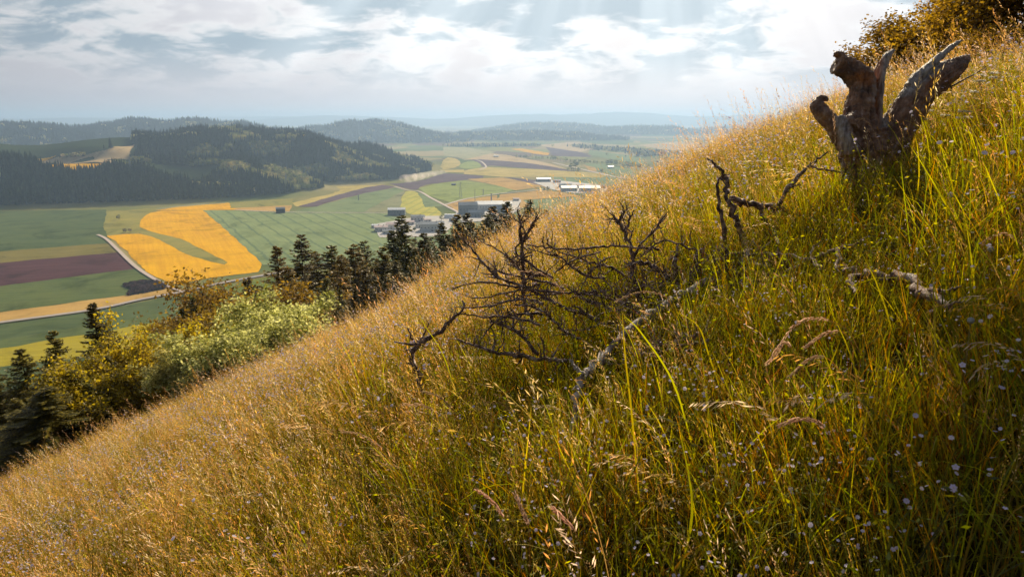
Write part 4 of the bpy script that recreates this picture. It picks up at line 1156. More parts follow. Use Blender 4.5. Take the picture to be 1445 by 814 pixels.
def stump():
    base = zp(335, 700); g = hit(1120 + 335 / 3.132, 40 + 690 / 3.132)
    loc = np.array([base[0], base[1], gz(base[0], base[1]) - .05])
    root = empty('dead_tree_stump', loc, 'weathered dead tree stump with broken forked limbs rising from the grassy slope', 'dead tree')
    mb = MB()
    # foot and trunk
    limb(mb, [(335, 900), (332, 760), (330, 640), (318, 540), (300, 470)], [330, 270, 225, 215, 190], 22, .07)
    limb(mb, [(318, 600), (300, 500), (290, 410), (296, 330), (305, 265), (300, 215)], [200, 175, 140, 122, 112, 104], 20, .07)
    # broken horn to the left
    limb(mb, [(318, 262), (285, 215), (245, 185), (205, 160), (188, 152)], [105, 112, 98, 96, 100], 16, .10)
    # ragged teeth at the horn end
    for q in range(8):
        yy = 112 + q * 13; limb(mb, [(215, yy + 6, (q % 3 - 1) * .03), (190 + rng.uniform(-4, 6), yy, (q % 3 - 1) * .035), (176 + rng.uniform(-3, 12), yy - 4, (q % 3 - 1) * .04)], [26, 20, 8], 7, .1, per=3)
    # left low stub with hooked head
    limb(mb, [(300, 590, -.04), (235, 510, -.05), (185, 440, -.05), (140, 390, -.05), (108, 352, -.04), (104, 325, -.03)], [110, 92, 78, 72, 66, 52], 16, .10)
    limb(mb, [(100, 330, -.03), (118, 312, -.03), (140, 312, -.04), (152, 322, -.05)], [44, 34, 22, 10], 10, .12)
    # second fold beside the stub
    limb(mb, [(250, 560, -.13), (232, 480, -.13), (215, 420, -.12), (205, 392, -.11)], [80, 70, 55, 38], 12, .12)
    # burl in the middle
    limb(mb, [(250, 440, -.12), (262, 400, -.11), (255, 380, -.09)], [70, 66, 40], 12, .15)
    # right limb
    limb(mb, [(370, 660, .0), (420, 540, -.02), (478, 410, -.03), (545, 305, -.03), (620, 235, -.02), (690, 190, 0), (738, 155, .02), (770, 128, .03)], [190, 165, 150, 142, 126, 104, 66, 26], 20, .08)
    for q in range(4):
        limb(mb, [(720, 165 + q * 8, .02), (755, 140 + q * 7, .03), (778 + q * -4, 118 + q * 10, .03)], [26, 18, 5], 7, .1, per=3)
    # upper shard on that limb
    limb(mb, [(510, 262, -.05), (560, 205, -.06), (620, 150, -.05), (680, 97, -.04), (742, 52, -.03)], [66, 62, 46, 32, 17], 12, .08, flat=.7)
    # upright split shard
    limb(mb, [(378, 470, -.02), (372, 380, -.02), (378, 290, -.01), (388, 200, 0), (408, 130, .01), (440, 100, .02)], [66, 56, 52, 58, 58, 30], 14, .07, flat=.6)
    limb(mb, [(352, 440, .05), (350, 320, .05), (352, 230, .06), (378, 150, .07)], [50, 46, 44, 30], 10, .08, flat=.6)
    me = remeshed(mb, .0048, 'trunk')
    b1 = near_path(me, [(378, 420, -.04), (374, 340, -.04), (380, 250, -.03), (392, 180, -.02), (412, 125, 0), (442, 98, .02)], 34)
    b2 = near_path(me, [(500, 262, -.08), (560, 200, -.08), (620, 148, -.07), (680, 97, -.05), (742, 52, -.03)], 36)
    b3 = near_path(me, [(240, 520, -.17), (222, 450, -.16), (205, 395, -.13)], 22)
    rust = np.maximum(near_path(me, [(352, 420, -.03), (350, 330, -.02), (356, 240, 0), (385, 160, .02)], 24),
                      near_path(me, [(275, 235, -.10), (300, 215, -.10), (330, 225, -.08)], 26) * .8)
    rust = np.maximum(rust, near_path(me, [(600, 255, -.14), (650, 205, -.12)], 12) * .8)
    bark_displace(me, .0075, 42.0)
    set_attr(me, 'bare', np.maximum.reduce([b1, b2, b3 * .8])); set_attr(me, 'rust', rust)
    # place relative to root
    me.transform(Matrix.Translation(-Vector(loc)))
    link('trunk', me, M['dead'], root)
    mb = MB()
    for pts, w in (([(690, 262), (720, 245), (770, 218), (812, 195), (850, 170)], [9, 8, 7, 5, 3]), ([(700, 262), (696, 280), (705, 300)], [7, 5, 3])):
        p = spline(np.array([zp(a, b, .01) for a, b in pts]), 5); tube(mb, p - loc, np.interp(np.linspace(0, 1, len(p)), np.linspace(0, 1, len(w)), w) * zm / 2, 7, jit=.15)
    link('twig', mb.mesh('twig', True), M['dead'], root)
    return loc
STUMP = stump()

# ================================================================== DEAD BRANCHES
def mat_branch():
    m, nt, out = new_mat('lichen_branch')
    tc = N(nt, 'ShaderNodeTexCoord')
    n1 = N(nt, 'ShaderNodeTexNoise'); n1.inputs['Scale'].default_value = 22; n1.inputs['Detail'].default_value = 7; n1.inputs['Roughness'].default_value = .7
    L(nt, tc.outputs['Object'], n1.inputs['Vector'])
    r1 = ramp(nt, [(.33, (.035, .02, .016)), (.46, (.13, .075, .055)), (.57, (.34, .24, .20)), (.67, (.46, .40, .38)), (.77, (.6, .55, .52))], n1.outputs['Fac'])
    n2 = N(nt, 'ShaderNodeTexNoise'); n2.inputs['Scale'].default_value = 90; n2.inputs['Detail'].default_value = 4; L(nt, tc.outputs['Object'], n2.inputs['Vector'])
    bs = N(nt, 'ShaderNodeBsdfPrincipled'); bs.inputs['Roughness'].default_value = .85
    L(nt, r1.outputs[0], bs.inputs['Base Color'])
    bp = N(nt, 'ShaderNodeBump'); bp.inputs['Strength'].default_value = .9; bp.inputs['Distance'].default_value = .008
    L(nt, n2.outputs['Fac'], bp.inputs['Height']); L(nt, bp.outputs[0], bs.inputs['Normal'])
    L(nt, bs.outputs[0], out.inputs[0])
    return m
M['branch'] = mat_branch()

M['pale_branch'] = mat_noise('pale_lichen_bark', [(.08, .055, .045), (.24, .19, .17), (.50, .45, .43), (.66, .62, .6)], 26, detail=8, bump=.9, bscale=90)
def gtube(mb, p, rad, n=8, knob=.28):
    """gnarled tube: knots and crooked bends"""
    p = np.array(p); k = len(p)
    rad = np.asarray(rad) * (1 + knob * rng.uniform(-1, 1.2, k) * (rng.uniform(0, 1, k) < .5))
    j = rng.normal(size=p.shape) * np.minimum(rad, .02)[:, None] * .5; j[0] = 0
    tube(mb, p + j, rad, n, jit=.16)

def twigs(mb, p, rad, dens, ln, lev=0, up=.5):
    seg = np.linalg.norm(np.diff(p, axis=0), axis=1); tot = seg.sum(); n = rng.poisson(dens * tot)
    d = np.r_[0, np.cumsum(seg)]
    for _ in range(n):
        s = rng.uniform(.05, 1) * tot; i = min(len(p) - 2, int(np.searchsorted(d, s) - 1)); i = max(i, 0)
        q = p[i] + (p[i + 1] - p[i]) * ((s - d[i]) / (seg[i] + 1e-9)); dr = (p[i + 1] - p[i]) / (seg[i] + 1e-9)
        a = rng.normal(size=3); a[2] += up; a /= np.linalg.norm(a)
        v = dr * rng.uniform(.0, .8) + a; v /= np.linalg.norm(v)
        l = ln * rng.uniform(.3, 1.2); m = 5; pts = [q]; 
        for t in range(m):
            v = v + rng.normal(size=3) * .26 + [0, 0, .06]; v /= np.linalg.norm(v); pts.append(pts[-1] + v * l / m)
        pts = np.array(pts); r0 = min(np.interp(s, d, rad) * .6, .0065 if lev == 0 else .004)
        gtube(mb, pts, np.linspace(r0, r0 * .4, m + 1), 5, .4)
        if lev < 1: twigs(mb, pts, np.linspace(r0, r0 * .4, m + 1), dens * .8, ln * .5, lev + 1, up)

_TH = {}
def above(px, py, t, lift=.16):
    '''range t, but never inside the slope: dead wood lies on the grass'''
    g = hit(px, py, .8, 60)
    if g is None: return t
    th = float(np.linalg.norm(g) / np.linalg.norm(ray(px, py)))
    return min(t, th - lift)
def dead(name, label, curves, tdens=6, tlen=.1, part=None, loc=None):
    """curves: list of (pixel pts with range t, [radii in px])"""
    first = None
    def wp(q): return P(q[0], q[1], above(q[0], q[1], q[2], .36 if ('log' in label or 'stick' in label) else .3))
    p0 = wp(curves[0][0][0]); loc = np.array([p0[0], p0[1], gz(p0[0], p0[1])])
    root = empty(name, loc, label, 'dead branch')
    for i, (pts, rad) in enumerate(curves):
        w = spline(np.array([wp(q) for q in pts]), 5); t = pts[0][2]
        r = np.interp(np.linspace(0, 1, len(w)), np.linspace(0, 1, len(rad)), rad) * t / F * (.72 if name == 'dead_thicket' else .68 if ('log' in label or 'stick' in label) else .9)
        mb = MB(); gtube(mb, w - loc, r, 9, .22)
        twigs(mb, w - loc, r, tdens, tlen)
        link('limb' if i == 0 else 'side_branch', mb.mesh('limb', True), M['pale_branch' if 'lichen crusted' in label else 'branch'], root)
    return root

def T(pts, t0, t1=None):
    t1 = t1 or t0; n = len(pts); return [(a, b, t0 + (t1 - t0) * i / (n - 1)) for i, (a, b) in enumerate(pts)]

dead('dead_branch', 'twisted dead branch standing upright with a grey lichen arm reaching towards the stump', [
    (T([(1058, 365), (1053, 345), (1045, 322), (1034, 300), (1025, 278), (1026, 258), (1021, 245), (1008, 231), (998, 224)], 4.30, 4.25), [6, 5.5, 5, 4.5, 3.6, 3.3, 3, 2, 1.2]),
    (T([(1030, 280), (1051, 285), (1074, 292), (1099, 294), (1118, 302), (1137, 309), (1158, 314)], 4.30, 4.50), [4, 5, 4.5, 4, 3.5, 3.8, 2.2]),
    (T([(1092, 300), (1099, 290), (1109, 271), (1131, 245), (1150, 228), (1168, 214)], 4.40, 4.30), [3.6, 3.6, 3.8, 2.8, 1.8, 1.1]),
    (T([(1142, 236), (1163, 239), (1186, 243)], 4.35), [1.5, 1.4, 1.2]),
    (T([(1074, 292), (1080, 312), (1092, 328), (1098, 345)], 4.35), [3.6, 3.6, 3, 2]),
    (T([(1021, 245), (1012, 262), (1018, 300), (1022, 340)], 4.30), [1.2, 2, 3, 3.5]),
], 7, .07)
dead('dead_branch', 'broken dead stick with pale peeled end lying in the grass below the stump', [
    (T([(1050, 405), (1061, 401), (1090, 392), (1112, 382), (1144, 366), (1169, 357), (1195, 347), (1221, 337)], 3.47, 3.62), [1.6, 2, 2.2, 2.6, 3, 5, 4, 1.8]),
    (T([(1182, 352), (1183, 366), (1180, 380)], 3.57), [5, 4, 2]),
    (T([(1144, 366), (1148, 350), (1160, 338)], 3.52), [2.4, 1.8, 1]),
    (T([(1085, 362), (1110, 360), (1140, 368), (1160, 378)], 3.62), [3, 4, 4.5, 4]),
], 6, .06)
dead('fallen_log', 'crooked grey log half sunk in the grass at the right', [
    (T([(1185, 378), (1200, 384), (1215, 388), (1246, 389), (1268, 391), (1289, 397), (1299, 412), (1320, 420), (1340, 434)], 3.42, 3.17), [4, 7, 7, 6.5, 7, 7.5, 7, 6, 4]),
    (T([(1300, 410), (1315, 409), (1332, 411), (1357, 403)], 3.22), [3.6, 3.4, 3.4, 1.5]),
    (T([(1205, 390), (1200, 402), (1206, 412)], 3.37), [5, 5, 3]),
], 5, .06)
dead('dead_branch', 'thick lichen crusted branch running down through the grass from the dead thicket', [
    (T([(806, 612), (811, 580), (815, 552), (824, 529), (837, 516), (859, 494), (878, 475), (894, 459), (916, 446), (939, 430), (967, 414), (992, 400)], 2.85, 3.85), [3, 4.5, 5.5, 5.5, 6.5, 6, 6.5, 6, 7, 7.5, 8.5, 9]),
    (T([(824, 529), (812, 520), (806, 508)], 3.1), [3.5, 3, 1.5]),
    (T([(878, 475), (872, 462), (880, 452)], 3.5), [3, 2, 1]),
], 7, .05)
EXTRA = []
for _c, _t, _r in [([(1060, 352), (1030, 360), (1005, 372), (985, 392)], 4.15, [3.5, 3, 2.4, 1.4]), ([(1075, 375), (1045, 372), (1020, 380), (1000, 398)], 4.05, [4, 3.6, 3, 2]),
        ([(1100, 362), (1075, 358), (1050, 362)], 4.0, [2.4, 2.4, 1.4]), ([(1010, 400), (1022, 380), (1020, 360), (1030, 345)], 4.1, [3.4, 3, 2.4, 1.2]), ([(985, 405), (975, 385), (990, 368), (1005, 360)], 4.1, [3.4, 3, 2.2, 1.2]),
        ([(1000, 412), (1035, 405), (1070, 398), (1100, 395)], 3.95, [5, 4.5, 3.6, 2]), ([(1130, 385), (1105, 380), (1085, 386), (1060, 396)], 3.85, [3.6, 4, 3.4, 2]), ([(1045, 398), (1052, 380), (1046, 362)], 4.0, [3, 2.4, 1.2]),
        ([(960, 425), (935, 418), (915, 400), (905, 385)], 4.0, [4, 3.2, 2.4, 1.2]), ([(940, 430), (930, 410), (940, 390), (935, 372)], 4.0, [4, 3.2, 2.4, 1.2])]:
    EXTRA.append((T(_c, _t - .1), _r))
for _k in range(22):
    _x, _y = rng.uniform(760, 1010), rng.uniform(385, 480); _a = math.radians(rng.uniform(150, 215)); _c = [(_x, _y)]
    for _j in range(5):
        _a += rng.normal() * .3; _x += 26 * math.cos(_a); _y += 18 * math.sin(_a); _c.append((_x, _y))
    _t = 4.1 - (_c[0][1] - 395) / 75 * .5
    EXTRA.append((T(_c, _t, _t + .06), [2.6, 2.4, 2, 1.5, 1]))
dead('dead_thicket', 'tangled dead crown of thin dark twigs lying across the middle of the slope', [
    (T([(846, 451), (815, 440), (792, 433), (770, 420), (738, 405), (703, 392), (687, 376), (665, 350), (646, 331)], 3.9, 4.1), [4, 3.6, 3.2, 3, 2.8, 3.2, 2.6, 2, 1.3]),
    (T([(751, 452), (740, 430), (738, 400), (738, 370), (737, 345), (735, 325), (733, 306), (729, 296)], 4.1, 4.2), [3.6, 3, 3, 3, 3, 2.8, 2, 1]),
    (T([(737, 345), (742, 332), (750, 321), (753, 313)], 4.2), [3, 4, 3, 1.4]),
    (T([(930, 352), (916, 350), (891, 349), (862, 347), (834, 350), (802, 352), (770, 349), (743, 346)], 4.3, 4.2), [2.6, 2.4, 2.2, 2, 2.2, 2, 1.8, 1.2]),
    (T([(903, 425), (900, 410), (894, 385), (891, 354), (881, 328), (872, 312), (864, 303)], 4.1, 4.2), [4.5, 4, 3.8, 3.4, 3.4, 2.8, 1.2]),
    (T([(881, 328), (888, 312), (894, 296)], 4.2), [3, 2.4, 1]),
    (T([(893, 362), (910, 338), (926, 322), (940, 301)], 4.15, 4.2), [2.4, 2, 2.4, 1.2]),
    (T([(1030, 372), (1018, 366), (996, 358), (967, 347), (939, 339), (925, 345), (912, 356)], 4.1, 4.2), [2, 2, 1.9, 1.9, 1.8, 1.8, 1.4]),
    (T([(783, 385), (800, 372), (824, 362), (848, 355)], 4.1), [1.3, 1.6, 1.8, 1.4]),
    (T([(822, 400), (836, 382), (848, 370), (862, 362)], 4.1), [1.8, 2.2, 1.8, 1.2]),
    (T([(800, 510), (783, 508), (738, 503), (697, 497), (672, 488), (646, 480)], 3.6, 3.7), [4, 4.5, 4, 3.5, 2.6, 1.4]),
    (T([(760, 500), (730, 470), (706, 458), (690, 452)], 3.65, 3.8), [3.6, 3.2, 2.8, 1.6]),
    (T([(820, 478), (790, 462), (768, 440), (750, 432), (725, 430)], 3.7, 3.8), [3.2, 3, 2.6, 2, 1.2]),
    (T([(905, 450), (880, 440), (850, 432), (820, 420), (800, 404)], 3.9, 4), [3.6, 3.2, 2.4, 2, 1.4]),
    (T([(985, 420), (965, 400), (955, 380), (952, 362), (957, 345)], 4.1), [6, 6.5, 5.5, 4, 1.5]),
    (T([(970, 415), (945, 395), (925, 378), (905, 370), (885, 372)], 4.1), [5.5, 5, 4, 3, 1.5]),
    (T([(975, 400), (985, 380), (983, 362), (990, 350)], 4.1), [5, 5, 4, 1.5]),
    (T([(1000, 410), (1010, 392), (1030, 380), (1050, 372)], 4.1), [4, 3.6, 3, 1.5]),
] + EXTRA, 32, .13)
dead('dead_branch', 'small forked dead branch apart at the left of the dead thicket', [
    (T([(597, 555), (590, 530), (582, 500), (592, 484), (617, 471), (640, 449), (655, 433), (652, 424)], 4.1, 4.2), [4, 4, 4, 4.5, 3, 2.6, 2.2, 1.4]),
    (T([(590, 492), (597, 475), (605, 456)], 4.15), [2.6, 2, 1]),
    (T([(588, 488), (580, 475), (575, 462)], 4.15), [2, 1.6, 1]),
    (T([(592, 486), (572, 484), (556, 482)], 4.1), [2, 1.8, 1]),
], 14, .08)

# ================================================================== GRASS
def blade(mb, r, p, h, w, lean, az, curl, c0, c1, seg=5):
    """tapering ribbon that bends over towards az"""
    d = np.array([math.cos(az), math.sin(az)]); s = np.linspace(0, 1, seg + 1)
    th = lean + curl * s ** 1.5
    dz = np.cos(th); dx = np.sin(th)
    zc = np.r_[0, np.cumsum((dz[1:] + dz[:-1]) / 2 / seg)] * h; xc = np.r_[0, np.cumsum((dx[1:] + dx[:-1]) / 2 / seg)] * h
    c = np.stack([p[0] + d[0] * xc, p[1] + d[1] * xc, p[2] + zc], -1)
    fa = r.uniform(0, math.pi); sd = np.array([math.cos(fa), math.sin(fa), 0])
    ww = w * np.clip(np.minimum(.55 + s * 1.2, 1) * (1 - s ** 2.2), .02, 1)[:, None] / 2
    v = np.stack([c - sd * ww, c + sd * ww], 1).reshape(-1, 3)
    i = np.arange(seg) * 2
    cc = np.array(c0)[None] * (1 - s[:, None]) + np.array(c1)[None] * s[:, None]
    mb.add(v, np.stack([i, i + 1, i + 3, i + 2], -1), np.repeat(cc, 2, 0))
    return c

GOLDC = [(.74, .42, .02), (.78, .40, .03), (.64, .40, .015), (.66, .27, .025), (.56, .38, .012)]
GREENC = [(.44, .46, .008), (.60, .54, .008), (.33, .34, .008), (.72, .61, .01), (.20, .21, .008)]
PINKC = [(.76, .42, .12), (.82, .52, .24), (.70, .40, .10), (.86, .66, .44)]

def panicle(mb, r, p, h, lean, az, kind, col, sc=1.0):
    st = blade(mb, r, p, h, .0026, lean, az, .35 if kind != 'plume' else 1.3, (.36, .27, .06), (.52, .34, .12), 8)
    # second ribbon across, so the stalk never vanishes edge on
    top = st[-1]; n = {'fescue': 15, 'plume': 26, 'spike': 18}[kind]
    for k in range(n):
        f = k / n; i = 4 + f * 4; j = int(min(i, 7)); q = st[j] + (st[j + 1] - st[j]) * (i - j)
        dr = st[j + 1] - st[j]; dr /= np.linalg.norm(dr) + 1e-9
        a = r.normal(size=3); a -= dr * np.dot(a, dr); a /= np.linalg.norm(a) + 1e-9
        ln = {'fescue': .022, 'plume': .024, 'spike': .009}[kind] * sc * r.uniform(.6, 1.2)
        sp = dr * {'fescue': 1.1, 'plume': 1.0, 'spike': .9}[kind] + a * {'fescue': .55, 'plume': .4, 'spike': .45}[kind] + np.array([0, 0, -.5 if kind == 'plume' else 0]); sp /= np.linalg.norm(sp)
        off = a * (.004 + (.022 * (1 - f) if kind == 'fescue' else .012 * (1 - f) if kind == 'plume' else .001)) * r.uniform(.2, 1)
        b = q + off; sd = np.cross(sp, r.normal(size=3)); sd /= np.linalg.norm(sd) + 1e-9
        w = .0019 * sc if kind != 'spike' else .002
        c = np.array(col) * r.uniform(.75, 1.25)
        mb.add([b - sp * .2 * ln, b + sp * ln * .4 + sd * w, b + sp * ln, b + sp * ln * .4 - sd * w], [[0, 1, 2, 3]], c)
        if kind == 'fescue' and k % 3 == 0: mb.add([q, q + off, q + off + dr * .0015], [[0, 1, 2]], (.45, .3, .12))

WIND = math.pi     # stalks lean to the left, downhill
def clump_fine(seed, n=42, hmax=.29, cols=GOLDC, stalks=3, kind='fescue', lean=.32, spread=.13, w=(.002, .0042), psc=1.0):
    r = np.random.default_rng(seed); mb = MB()
    for k in range(n):
        p = np.r_[r.normal(size=2) * spread * .6, -.03]; c = np.array(cols[int(r.integers(len(cols)))])
        blade(mb, r, p, hmax * r.uniform(.45, 1.1), r.uniform(*w), abs(r.normal()) * .22 + lean * .5, WIND + r.normal() * 1.1, r.uniform(.1, 1.1), c * .32, c * r.uniform(.7, 1.1), 4)  # darkened blade bases paint shade low in the grass
    for k in range(stalks):
        p = np.r_[r.normal(size=2) * spread * .7, 0]
        panicle(mb, r, p, hmax * r.uniform(.95, 1.7), lean * r.uniform(.3, 1.2), WIND + r.normal() * .45, kind, PINKC[int(r.integers(4))], psc)
    return mb.mesh('clump')

def clump_green(seed, n=20, hmax=.38, w=(.0028, .0082), cols=GREENC, lean=.15):
    r = np.random.default_rng(seed); mb = MB()
    for k in range(n):
        p = np.r_[r.normal(size=2) * .07, -.03]; c = np.array(cols[int(r.integers(len(cols)))])
        blade(mb, r, p, hmax * r.uniform(.4, 1.15), r.uniform(*w), abs(r.normal()) * .32 + lean, r.uniform(0, 6.28), r.uniform(.0, 2.0) * (r.uniform() < .75), c * .35, c * r.uniform(.8, 1.15), 6)  # base colour cut down as painted shade between the blades
    for k in range(16):
        p = np.r_[r.normal(size=2) * .09, -.02]; c = np.array(GOLDC[int(r.integers(5))])
        blade(mb, r, p, hmax * r.uniform(.4, .9), .003, abs(r.normal()) * .4, r.uniform(0, 6.28), r.uniform(0, 1.2), c * .6, c, 4)
    return mb.mesh('clump')

def clump_under(seed, cols):
    r = np.random.default_rng(seed); mb = MB()
    for k in range(46):
        p = np.r_[r.normal(size=2) * .12, -.02]; c = np.array(cols[int(r.integers(len(cols)))]) * r.uniform(.2, .55)  # tone lowered so the thatch colour carries shade under the grass
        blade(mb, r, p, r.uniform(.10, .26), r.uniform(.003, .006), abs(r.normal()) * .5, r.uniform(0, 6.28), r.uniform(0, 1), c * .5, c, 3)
    for k in range(22):        # small round herb leaves
        p = np.r_[r.normal(size=2) * .12, r.uniform(.04, .26)]; d = r.normal(size=3); d[2] = abs(d[2]) * .5; d /= np.linalg.norm(d)
        s = np.cross(d, r.normal(size=3)); s /= np.linalg.norm(s); l = r.uniform(.008, .02)
        c = np.array(GREENC[int(r.integers(5))]) * r.uniform(.35, .75)
        mb.add([p, p + d * l * .5 + s * l * .2, p + d * l, p + d * l * .5 - s * l * .2], [[0, 1, 2, 3]], c)
    return mb.mesh('thatch')

def clump_wiry(seed, hmax=.25):
    """much branched wiry herb with countless tiny buds: the pinkish haze in the meadow"""
    r = np.random.default_rng(seed); mb = MB()
    for k in range(7):
        p = np.r_[r.normal(size=2) * .09, 0]; h = hmax * r.uniform(.6, 1.2)
        st = blade(mb, r, p, h, .0022, abs(r.normal()) * .25, WIND + r.normal(), .2, (.25, .2, .04), (.45, .32, .08), 5)
        for j in range(16):
            q = st[int(r.integers(2, 6))]; d = r.normal(size=3) * [1, 1, .6] + [0, 0, .9]; d /= np.linalg.norm(d); l = r.uniform(.02, .07)
            e = q + d * l; mb.add([q, e, e + [.0012, 0, .0008]], [[0, 1, 2]], (.42, .3, .06))
            s = np.cross(d, r.normal(size=3)); s /= np.linalg.norm(s); u = .0042 * r.uniform(.6, 1.3)
            c = np.array([(.62, .46, .34), (.5, .36, .04), (.6, .38, .2), (.4, .36, .05)][int(r.integers(4))]) * r.uniform(.7, 1.2)
            mb.add([e, e + d * u + s * u, e + 2 * d * u, e + d * u - s * u], [[0, 1, 2, 3]], c)
    return mb.mesh('wiry')

def flower_plant(seed, hmax=.34, pet=(.74, .66, .95), n=5, size=.0078):
    r = np.random.default_rng(seed); mb = MB()
    for k in range(n):
        p = np.r_[r.normal(size=2) * .10, 0]; h = hmax * r.uniform(.6, 1.25)
        st = blade(mb, r, p, h, .0022, abs(r.normal()) * .25, WIND + r.normal() * 1.2, .15, (.16, .2, .03), (.3, .3, .05), 4)
        heads = [st[-1]] + ([st[-1] + r.normal(size=3) * .014] if r.uniform() < .5 else [])
        for hd in heads:
            nrm = np.array([r.normal() * .45 - .25, r.normal() * .45 - .35, 1.]); nrm /= np.linalg.norm(nrm); a, b = frame(nrm)
            m = int(r.integers(5, 8)); sz = size * r.uniform(.75, 1.35); c = np.array(pet) * r.uniform(.85, 1.1) 
            for q in range(m):
                t = 2 * math.pi * q / m; d = a * math.cos(t) + b * math.sin(t); s = -a * math.sin(t) + b * math.cos(t)
                mb.add([hd, hd + d * sz * .6 + s * sz * .42 + nrm * .001, hd + d * sz + nrm * .0015, hd + d * sz * .6 - s * sz * .42 + nrm * .001], [[0, 1, 2, 3]], np.clip(c, 0, .85))
            mb.add([hd + nrm * .002 + a * .0016, hd + nrm * .002 + b * .0016, hd + nrm * .002 - a * .0016, hd + nrm * .002 - b * .0016], [[0, 1, 2, 3]], (.6, .5, .15))
    return mb.mesh('flower')

M['grass'] = mat_leaf('meadow_grass', .6, .34, .022, .02, rough=.6, sat=1.06)
M['petal'] = mat_leaf('petals', .45, .08, .02, .015)

def sample_ground(n_try, rmin, rmax, azmin=-58, azmax=58):
    a = np.radians(rng.uniform(azmin, azmax, n_try)); r = np.sqrt(rng.uniform(rmin ** 2, rmax ** 2, n_try))
    return r * np.sin(a), r * np.cos(a)

def fbm(x, y, s, o=0.0):
    return np.array([mnoise.noise(Vector((a * s, b * s, o))) + .5 * mnoise.noise(Vector((a * s * 2.3, b * s * 2.3, o + 5))) for a, b in zip(x, y)])

def clear_of_wood(x, y, rad=.16):
    return np.hypot(x - STUMP[0], y - STUMP[1]) > rad

def cover(name, rings, srcs, label, weight, smin=.8, smax=1.2, seed=0., hs=None, tilt=.12):
    X, Y, S = [], [], []
    for (r0, r1, dn) in rings:
        area = math.radians(116) / 2 * (r1 ** 2 - r0 ** 2); n = int(area * dn)
        x, y = sample_ground(n, r0, r1)
        w = weight(x, y); k = rng.uniform(0, 1, n) < w
        X.append(x[k]); Y.append(y[k])
    x = np.concatenate(X); y = np.concatenate(Y); k = clear_of_wood(x, y); x, y = x[k], y[k]
    n = len(x); z = terrain(x, y)
    s = rng.uniform(smin, smax, n)
    if hs is not None: s = s * hs(x, y) * np.clip(1 + .38 * fbm(x, y, 1.1, 31), .6, 1.5)     # tussocks and lower patches
    rot = np.stack([rng.normal(size=n) * tilt, rng.normal(size=n) * tilt, rng.normal(size=n) * .5], -1)
    scl = np.stack([s, s, s * rng.uniform(.85, 1.15, n)], -1)
    print(name, n)
    return scatter(name, np.stack([x, y, z], -1), rot, scl, rng.integers(0, len(srcs), n), srcs, label)

def px_of(x, y, up=.3):
    return proj(x, y, terrain(x, y) + up)

def sm(a, b, v): 
    t = np.clip((v - a) / (b - a), 0, 1); return t * t * (3 - 2 * t)

# how the meadow changes over the slope, in ground metres: gold on the downhill side and the crest, green below the stump
def green_w(x, y):
    g = sm(-1.2, .9, x - .10 * y + .9 * fbm(x, y, .5, 2.)) * (1 - .75 * sm(6.0, 9.5, y))
    return np.clip(g, 0, 1)
def gold_w(x, y): return np.clip(1.0 - .6 * green_w(x, y), .1, 1)

fine = [source('g%02d_fine' % i, clump_fine(100 + i), M['grass']) for i in range(8)]
spk = [source('k%02d_spike' % i, clump_fine(200 + i, 30, .27, GOLDC, 3, 'spike', .22), M['grass']) for i in range(4)]
grn = [source('h%02d_green' % i, clump_green(300 + i), M['grass']) for i in range(8)]
und = [source('u%02d_under' % i, clump_under(400 + i, GOLDC[2:] + GREENC), M['grass']) for i in range(6)]
plu = [source('p%02d_plume' % i, clump_fine(800 + i, 10, .34, GOLDC, 3, 'plume', .45, .14), M['grass']) for i in range(5)]
tal = [source('t%02d_tall' % i, clump_fine(700 + i, 5, .42, GOLDC, 4, 'fescue', .55, .16, psc=1.2), M['grass']) for i in range(6)]
wir = [source('w%02d_wiry' % i, clump_wiry(500 + i), M['grass']) for i in range(6)]
flo = [source('f%02d_flower' % i, flower_plant(600 + i), M['petal']) for i in range(6)]

def THK(x, y):
    u, v = proj(x, y, terrain(x, y) + .1); t = np.hypot(x, y)
    a = sm(600, 700, u) * (1 - sm(1040, 1120, u)) * sm(2.5, 3.0, t) * (1 - sm(4.6, 5.2, t))
    c = sm(760, 800, u) * (1 - sm(980, 1010, u)) * np.clip(1 - np.abs(v - (585 - (u - 800) * .85)) / 95, 0, 1) * 1.25
    a = np.maximum(a, c)
    b = sm(1030, 1080, u) * (1 - sm(1330, 1380, u)) * sm(2.1, 2.6, t) * (1 - sm(4.4, 5.0, t)) * 1.2
    return 1 - .48 * np.maximum(a, b)     # the meadow is thinner where dead wood lies on it
NEARG = lambda x, y: (.6 + .6 * sm(1.2, 2.6, np.hypot(x, y)) - .42 * sm(4.2, 6.5, np.hypot(x, y))) * THK(x, y)
NEARLOW = lambda x, y: (.55 + .45 * sm(1.2, 3.2, np.hypot(x, y))) * THK(x, y)     # trodden shorter by the path at the camera
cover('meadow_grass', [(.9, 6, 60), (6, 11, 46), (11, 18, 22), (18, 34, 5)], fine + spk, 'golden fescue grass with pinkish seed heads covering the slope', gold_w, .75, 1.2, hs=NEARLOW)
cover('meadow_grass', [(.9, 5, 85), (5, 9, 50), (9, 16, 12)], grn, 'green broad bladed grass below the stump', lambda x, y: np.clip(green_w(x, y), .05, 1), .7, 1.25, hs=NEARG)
cover('meadow_grass', [(1.5, 6, 7), (6, 12, 11), (12, 18, 3)], tal, 'scattered taller grass stalks leaning downhill with pinkish heads', lambda x, y: gold_w(x, y) * np.clip(.6 + 1.5 * fbm(x, y, .8, 12), .1, 1), .8, 1.3, hs=THK)
cover('meadow_grass', [(1.5, 5, 5), (5, 9, 5)], plu, 'drooping pale grass plumes among the green blades', lambda x, y: np.clip(.5 + 1.2 * fbm(x, y, .7, 22), .1, 1), .8, 1.3, hs=NEARG)
